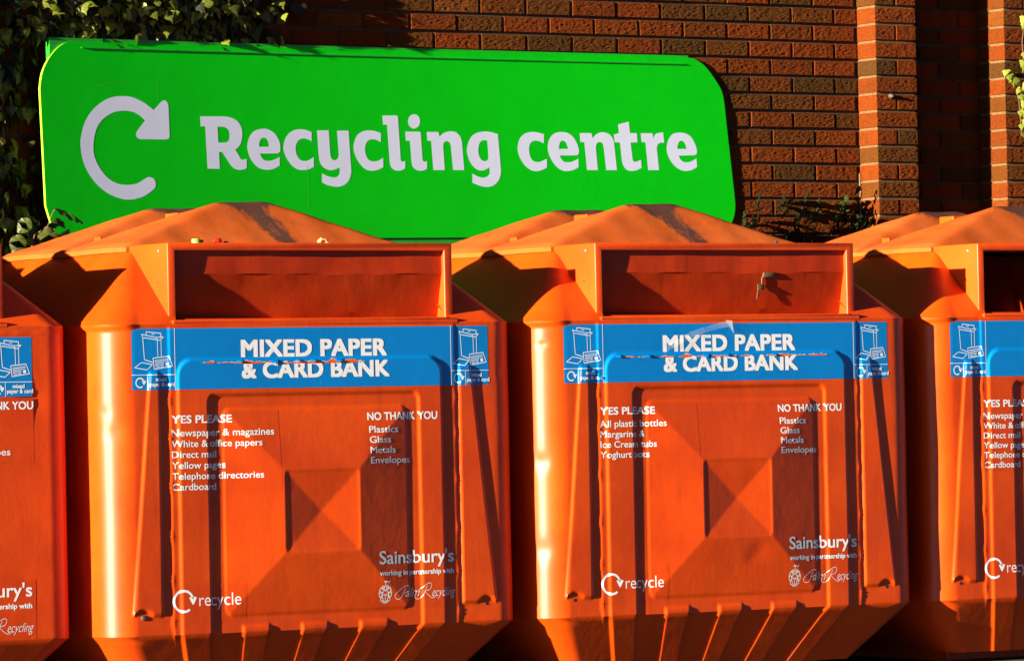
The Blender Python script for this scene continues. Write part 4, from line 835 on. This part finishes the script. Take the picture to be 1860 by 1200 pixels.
 ('P',[[(4.0431,1.516),(4.0635,1.5143),(4.0877,1.5123),(4.1106,1.5081),(4.1303,1.5015),(4.1487,1.4928),(4.1665,1.4812),(4.184,1.4656),(4.2008,1.4471),(4.2162,1.4285),(4.2303,1.4108),(4.2431,1.3932),(4.2532,1.3754),(4.2592,1.3576),(4.2626,1.3397),(4.266,1.3218),(4.3121,0.9012),(4.3116,0.8882),(4.3109,0.8727),(4.3081,0.8567),(4.3031,0.8402),(4.2961,0.8232),(4.2854,0.8075),(4.2699,0.7932),(4.2507,0.7802),(4.2304,0.7699),(4.2093,0.7638),(4.1871,0.7604),(4.1648,0.7569),(3.3732,0.753),(1.0704,0.7375),(1.0597,0.7419),(1.0472,0.7472),(1.036,0.7544),(1.0276,0.7644),(1.0206,0.7762),(1.0144,0.7886),(1.0091,0.8011),(1.0047,0.814),(1.0004,0.827),(0.9961,0.8398),(0.992,0.8526),(0.9878,0.8654),(0.9713,1.3206),(0.974,1.3381),(0.9772,1.3588),(0.982,1.3787),(0.9887,1.396),(0.997,1.4125),(1.0069,1.4285),(1.0188,1.4449),(1.0323,1.4609),(1.0459,1.4745),(1.0589,1.4849),(1.0718,1.493),(1.0847,1.4992),(1.0973,1.5029),(1.1098,1.5048),(1.1222,1.5066)]]),
]

def ysurf(x): return 2.5925-0.0126*max(0.0, 3.6-x)**2
def shape_mesh(contours, off, step=.06, thick=0, name='sign'):
    cu = bpy.data.curves.new('shape', 'CURVE'); cu.dimensions = '2D'; cu.fill_mode = 'BOTH'
    for c in contours:
        sp = cu.splines.new('POLY'); sp.points.add(len(c)-1)
        for q, (x, z) in zip(sp.points, c): q.co = (x, z, 0, 1)
        sp.use_cyclic_u = True
    o = bpy.data.objects.new('shape', cu); COL.objects.link(o); bpy.context.view_layer.update()
    me = bpy.data.meshes.new_from_object(o.evaluated_get(bpy.context.evaluated_depsgraph_get()))
    bpy.data.objects.remove(o); bpy.data.curves.remove(cu)
    b = bmesh.new(); b.from_mesh(me); bpy.data.meshes.remove(me)
    bmesh.ops.remove_doubles(b, verts=b.verts, dist=1e-6)
    xs = [v.co.x for v in b.verts]; k = math.ceil(min(xs)/step)*step
    while k < max(xs):
        bmesh.ops.bisect_plane(b, geom=b.verts[:]+b.edges[:]+b.faces[:], plane_co=(k, 0, 0), plane_no=(1, 0, 0), dist=1e-6); k += step
    if thick:
        r = bmesh.ops.extrude_face_region(b, geom=b.faces[:])
        for v in [g for g in r['geom'] if isinstance(g, bmesh.types.BMVert)]: v.co.z = thick
    for v in b.verts:
        x, z, d = v.co; v.co = (x-SX, ysurf(x)-YW+d-off, z+GZ)
    bmesh.ops.recalc_face_normals(b, faces=b.faces)
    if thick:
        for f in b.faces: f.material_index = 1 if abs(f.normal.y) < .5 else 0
    else:
        fl = [f for f in b.faces if f.normal.y > 0]
        if fl: bmesh.ops.reverse_faces(b, faces=fl)
    return bm_mesh(name, b)
SX = 2.65
sign = empty('sign', (SX, YW, 0))
tag(sign, 'long green sign reading Recycling centre with a pale circular arrow', 'sign')
panel = [c for nm, c in SIGN_SHAPES if nm == 'P'][0]
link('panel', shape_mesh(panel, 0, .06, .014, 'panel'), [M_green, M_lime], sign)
w = [c for nm, c in SIGN_SHAPES if nm not in 'PA']
bmj = bmesh.new()
for c in w:
    me = shape_mesh(c, .0004, .06, 0, 'sign_lettering'); bmj.from_mesh(me); bpy.data.meshes.remove(me)
link('sign_lettering', bm_mesh('sign_lettering', bmj), M_signtext, sign)
link('arrow_symbol', shape_mesh([c for nm, c in SIGN_SHAPES if nm == 'A'][0], .0004, .06, 0, 'arrow_symbol'), M_signtext, sign)
M_scr = mat_simple('scratched_green', (.06, .50, .06), .6, 0, .3, 120)
for pl in ([(1.505, 1.375), (1.506, 1.33), (1.504, 1.285)], [(2.20, 1.04), (2.202, .90), (2.201, .82)], [(1.22, 1.335), (1.30, 1.352), (1.37, 1.358)], [(1.14, 1.345), (1.16, 1.352), (1.17, 1.347)], [(3.10, 1.31), (3.102, 1.295)]):
    scb = bmesh.new(); stroke(scb, pl, .0012)
    for v in scb.verts: v.co = (v.co.x-SX, ysurf(v.co.x)-YW-.0005, v.co.y+GZ)
    link('scratch', bm_mesh('scratch', scb), M_scr, sign)
def rail(name, x0, x1, dy, z0f, z1f, thick, mat):
    V = []; F = []; n_ = 30
    for i in range(n_+1):
        x = x0+(x1-x0)*i/n_; y = ysurf(x)-YW+dy
        for yy, zz in ((y, z0f(x)), (y, z1f(x)), (y+thick, z1f(x)), (y+thick, z0f(x))): V.append((x-SX, yy, zz+GZ))
    for i in range(n_):
        for j in range(4): F.append((i*4+j, (i+1)*4+j, (i+1)*4+(j+1) % 4, i*4+(j+1) % 4))
    F += [(0, 1, 2, 3), (n_*4+3, n_*4+2, n_*4+1, n_*4)]
    b = bmesh.new(); me = mesh_np(name, V, F); b.from_mesh(me); bmesh.ops.recalc_face_normals(b, faces=b.faces); b.to_mesh(me); b.free()
    return link(name, me, mat, sign)
rail('top_rail', 1.020, 4.09, .0063, lambda x: 1.44, lambda x: 1.5215, .03, M_greenr)
rail('fold', 1.16, 4.06, -.0045, lambda x: 1.482, lambda x: 1.4865, .004, M_greenr)
rail('bottom_rail', 1.10, 4.20, .0063, lambda x: .715, lambda x: .748, .02, M_greenr)
for px in (1.6, 3.7):
    b = bmesh.new(); yy = ysurf(px)-YW
    add_box(b, px-SX-.03, px-SX+.03, yy+.042, yy+.062 if yy+.062 < -.004 else -.004, GZ+.72, GZ+1.5) if yy+.05 < -.006 else add_box(b, px-SX-.03, px-SX+.03, yy+.0064, -.001, GZ+1.0, GZ+1.03)
    link('wall_bracket', bm_mesh('wall_bracket', b), M_greenr, sign)

# ------------------------------------------------------------------ plants
def leaf_pts(kind, rnd):
    if kind == 'ivy':
        o = [(0, 0), (.30, -.06), (.52, .16), (.34, .36), (.30, .52), (.10, .72), (0, 1.0), (-.10, .72), (-.30, .52), (-.34, .36), (-.52, .16), (-.30, -.06)]
        return [(x*rnd.uniform(.9, 1.1), y, -.10*abs(x)-.12*y*y) for x, y in o]
    n_ = 9; o = []
    for i in range(n_*2+1):
        t = i/(n_*2); w_ = .40*math.sin(math.pi*t**.75)**.8*(1+(.10 if i % 2 else -.06)); o.append((w_, t))
    pts = [(x, y) for x, y in o]+[(-x, y) for x, y in o[-2:0:-1]]
    return [(x, y, -.22*abs(x)-.25*y*y+.03*math.cos(y*26)) for x, y in pts]
class Foliage:
    def __init__(s): s.V = []; s.F = []; s.T = []
    def leaf(s, kind, pos, nrm, upv, size, tone, rnd):
        nrm = Vector(nrm).normalized(); u = (Vector(upv)-nrm*Vector(upv).dot(nrm))
        u = u.normalized() if u.length > 1e-4 else nrm.orthogonal().normalized(); r = u.cross(nrm)
        pts = leaf_pts(kind, rnd); b = len(s.V); pos = Vector(pos)
        mid = [(0, .35, .03)] if kind == 'ivy' else [(0, .3, .02), (0, .65, -.08)]
        for x, y, z in pts+mid: s.V.append(tuple(pos+size*(x*r+y*u+z*nrm)))
        n_ = len(pts)
        if kind == 'ivy':
            for i in range(n_): s.F.append((b+i, b+(i+1) % n_, b+n_)); s.T.append(tone)
        else:
            for i in range(n_):
                j = (i+1) % n_; my = (pts[i][1]+pts[j][1])/2
                s.F.append((b+i, b+j, b+n_+(1 if my > .48 else 0))); s.T.append(tone)
            s.F.append((b, b+n_, b+n_)) if False else None
    def build(s, name, mat, parent, smooth=True):
        me = mesh_np(name, s.V, s.F, 60 if smooth else None)
        at = me.attributes.new('tone', 'FLOAT', 'FACE'); at.data.foreach_set('value', s.T)
        return link(name, me, mat, parent)
rnd = random.Random(11)
ivy = empty('ivy', (0, 0, 0)); ivy.location = (.5, YW, 0)
tag(ivy, 'dense dark green ivy climbing the wall above and left of the green sign', 'ivy')
F_ = Foliage(); st = bmesh.new()
def ivy_edge(z): return 2.10+.07*math.sin(z*9)+.05*math.sin(z*23+1)
cnt = 0
while cnt < 10500:
    x = rnd.uniform(-.55, -.02) if cnt < 4800 else rnd.uniform(-.7, 2.25); z = rnd.uniform(.1, 3.2); zr = z-GZ  # dense clump past the left edge of view, added to shade the ivy beside it
    if x > ivy_edge(zr)-abs(rnd.gauss(0, .07)): continue
    if x > 1.12 and zr < 1.42: continue                       # the sign covers the wall here
    if x > .99 and zr < 1.47: continue
    dmax = .17 if x < -.02 else .09
    if x > .99 and zr < 1.50: continue
    if .84 < x <= .99 and zr < 1.52: dmax = .02
    if x > 1 and zr < 1.66: dmax = min(.09, .0126*max(0, 3.6-x)**2*.75)
    dmax *= .8+.2*math.sin(x*5+z*3)*math.sin(z*4.3-x*2)
    d = .012+dmax*rnd.random()**.8
    F_.leaf('ivy', (x-.5, -d, z), (rnd.gauss(.62 if x < 1.0 else .38, .6), -1+rnd.gauss(0, .3), rnd.gauss(.1, .45)), (rnd.gauss(0, .5), 0, -1+rnd.gauss(0, .3)), rnd.uniform(.032, .075), rnd.random()**3.2, rnd)
    cnt += 1
for _ in range(1500):                                          # outer leaves over the top of the sign, toned lighter as if sunlit
    x = rnd.uniform(.85, 1.75)+abs(rnd.gauss(0, .18)); zr = rnd.uniform(1.52, 2.1)
    if x > ivy_edge(zr)-.02: continue
    d = .03+rnd.random()*.08 if zr > 1.62 else .015+rnd.random()*.02
    F_.leaf('ivy', (x-.5, -d, zr+GZ), (rnd.gauss(.15, .6), -1+rnd.gauss(0, .3), rnd.gauss(.15, .4)), (rnd.gauss(0, .5), 0, -1+rnd.gauss(0, .3)), rnd.uniform(.03, .058), rnd.random()**1.6, rnd)
F_.build('ivy_leaves', M_ivy, ivy)
for i in range(26):
    x = rnd.uniform(-1.4, 2.0); z = .0; pts = []
    if x > 1.1: z = GZ+1.42
    for k in range(22):
        pts.append((x-.5, -.008-.01*rnd.random(), z)); z += .11; x += rnd.gauss(0, .03); x = min(x, ivy_edge(z-GZ)-.03)
        if z > 3.4: break
    add_tube(st, pts, .004, 5)
for i in range(60):
    x = rnd.uniform(.4, .84); z = rnd.uniform(GZ+.65, GZ+1.6); d = rnd.uniform(.02, .06)
    a = Vector((x-.5, -d, z)); add_tube(st, [a, a+Vector((rnd.gauss(0, .04), rnd.gauss(0, .02), -rnd.uniform(.03, .1)))], .0018, 4)
link('ivy_stems', bm_mesh('ivy_stems', st, 60), M_stem, ivy)

iv2 = empty('ivy', (5.8, YW-DP, 0)); dX = -.039; tag(iv2, 'small bright ivy trail hanging on the right-hand brick pier', 'ivy')
F_ = Foliage(); st = bmesh.new()
tr_ = [[(5.655, 1.47), (5.69, 1.455), (5.715, 1.43), (5.735, 1.39), (5.745, 1.34), (5.75, 1.28), (5.755, 1.2)], [(5.80, 1.80), (5.785, 1.70), (5.77, 1.60), (5.775, 1.5), (5.765, 1.4)], [(5.86, 1.85), (5.84, 1.6), (5.82, 1.4), (5.8, 1.2), (5.79, 1.05)]]
for ti, t_ in enumerate(tr_):
    t_ = [(x+dX, z) for x, z in t_]; pts = [(x-5.8, -.012, z+GZ) for x, z in t_]; add_tube(st, pts, .002, 5)
    for (x0, z0), (x1, z1) in zip(t_, t_[1:]):
        for _ in range(3 if ti == 0 else 5):
            f = rnd.random(); sp_ = .008 if ti == 0 else .03
            F_.leaf('ivy', (x0+(x1-x0)*f-5.8+rnd.gauss(0, sp_), -.012-rnd.random()*.05, z0+(z1-z0)*f+GZ+rnd.gauss(0, .01)), (rnd.gauss(-.5, .4), -1, rnd.gauss(.3, .3)), (rnd.gauss(0, .4), 0, -1), rnd.uniform(.028, .046), rnd.uniform(.5, 1), rnd)
F_.build('ivy_leaves', M_ivy, iv2); link('ivy_stems', bm_mesh('ivy_stems', st, 60), M_stem, iv2)

iv3 = empty('weed', (4.6, YW-.2, 0)); tag(iv3, 'leafy weed coloured near black for shade, growing between the banks and the brick pier', 'plant')
F_ = Foliage(); st = bmesh.new()
for cx, cz_, n_, sx_, sz_ in ((4.62, .855, 7, .035, .03), (4.665, .80, 9, .05, .035), (4.86, .84, 9, .04, .03), (4.93, .815, 6, .05, .02), (4.76, .765, 4, .03, .02), (4.5, .735, 5, .05, .015), (4.64, .735, 5, .06, .015), (4.345, .83, 5, .008, .03), (4.35, .79, 6, .012, .02), (4.38, .755, 4, .02, .015)):
    add_tube(st, [(cx-4.6+rnd.gauss(0, .02), .15, GZ+.3), (cx-4.6+.02, .16, cz_+GZ-.12), (cx-4.6, .12, cz_+GZ)], .0012, 5)
    for _ in range(n_):
        F_.leaf('bramble', (cx-4.6+rnd.gauss(0, sx_), .10+rnd.uniform(-.02, .07), cz_+GZ+rnd.gauss(0, sz_)), (.9+rnd.gauss(0, .3), -.5, rnd.gauss(-.5, .3)), (rnd.gauss(0, .8), 0, rnd.gauss(.1, .7)), rnd.uniform(.055, .095), rnd.random()**3, rnd)
F_.build('leaves', M_weed, iv3); link('stems', bm_mesh('stems', st, 60), M_stem, iv3)

br = empty('bramble', (.85, 2.25, 0)); tag(br, 'bramble sprig with large toothed leaves at the lower left corner of the sign', 'plant')
F_ = Foliage(); st = bmesh.new()
def bl(px, pz, y, nrm, upv, size, t): F_.leaf('bramble', (px-.85, y-2.25, pz+GZ), nrm, upv, size, t, rnd)
bl(.835, .770, 2.20, (-.25, -.9, .25), (.06, 0, -1), .105, .75)
bl(.885, .805, 2.22, (.15, -1, .1), (.18, 0, -1), .100, .45)
bl(.868, .838, 2.20, (.15, -.35, .9), (1, 0, -.22), .135, .25)
bl(.80, .68, 2.2, (-.2, -1, .3), (-.5, 0, -.6), .09, .4)
bl(.945, .765, 2.25, (.5, -.8, 0), (.4, 0, -.8), .07, .1)
bl(.76, .80, 2.2, (-.6, -1, .2), (-.6, 0, -.5), .07, .5)
bl(.72, .74, 2.2, (-.4, -1, .2), (-.3, 0, -.8), .08, .6)
add_tube(st, [(.835-.85, -.05, .772+GZ), (.86-.85, -.045, .825+GZ), (.868-.85, -.05, .838+GZ)], .002, 5)
add_tube(st, [(.835-.85, -.05, .772+GZ), (.79-.85, -.03, .74+GZ), (.74-.85, 0, .5+GZ), (.7-.85, .05, 0)], .0035, 6)
F_.build('leaves', M_bram, br); link('stems', bm_mesh('stems', st, 60), M_stem, br)
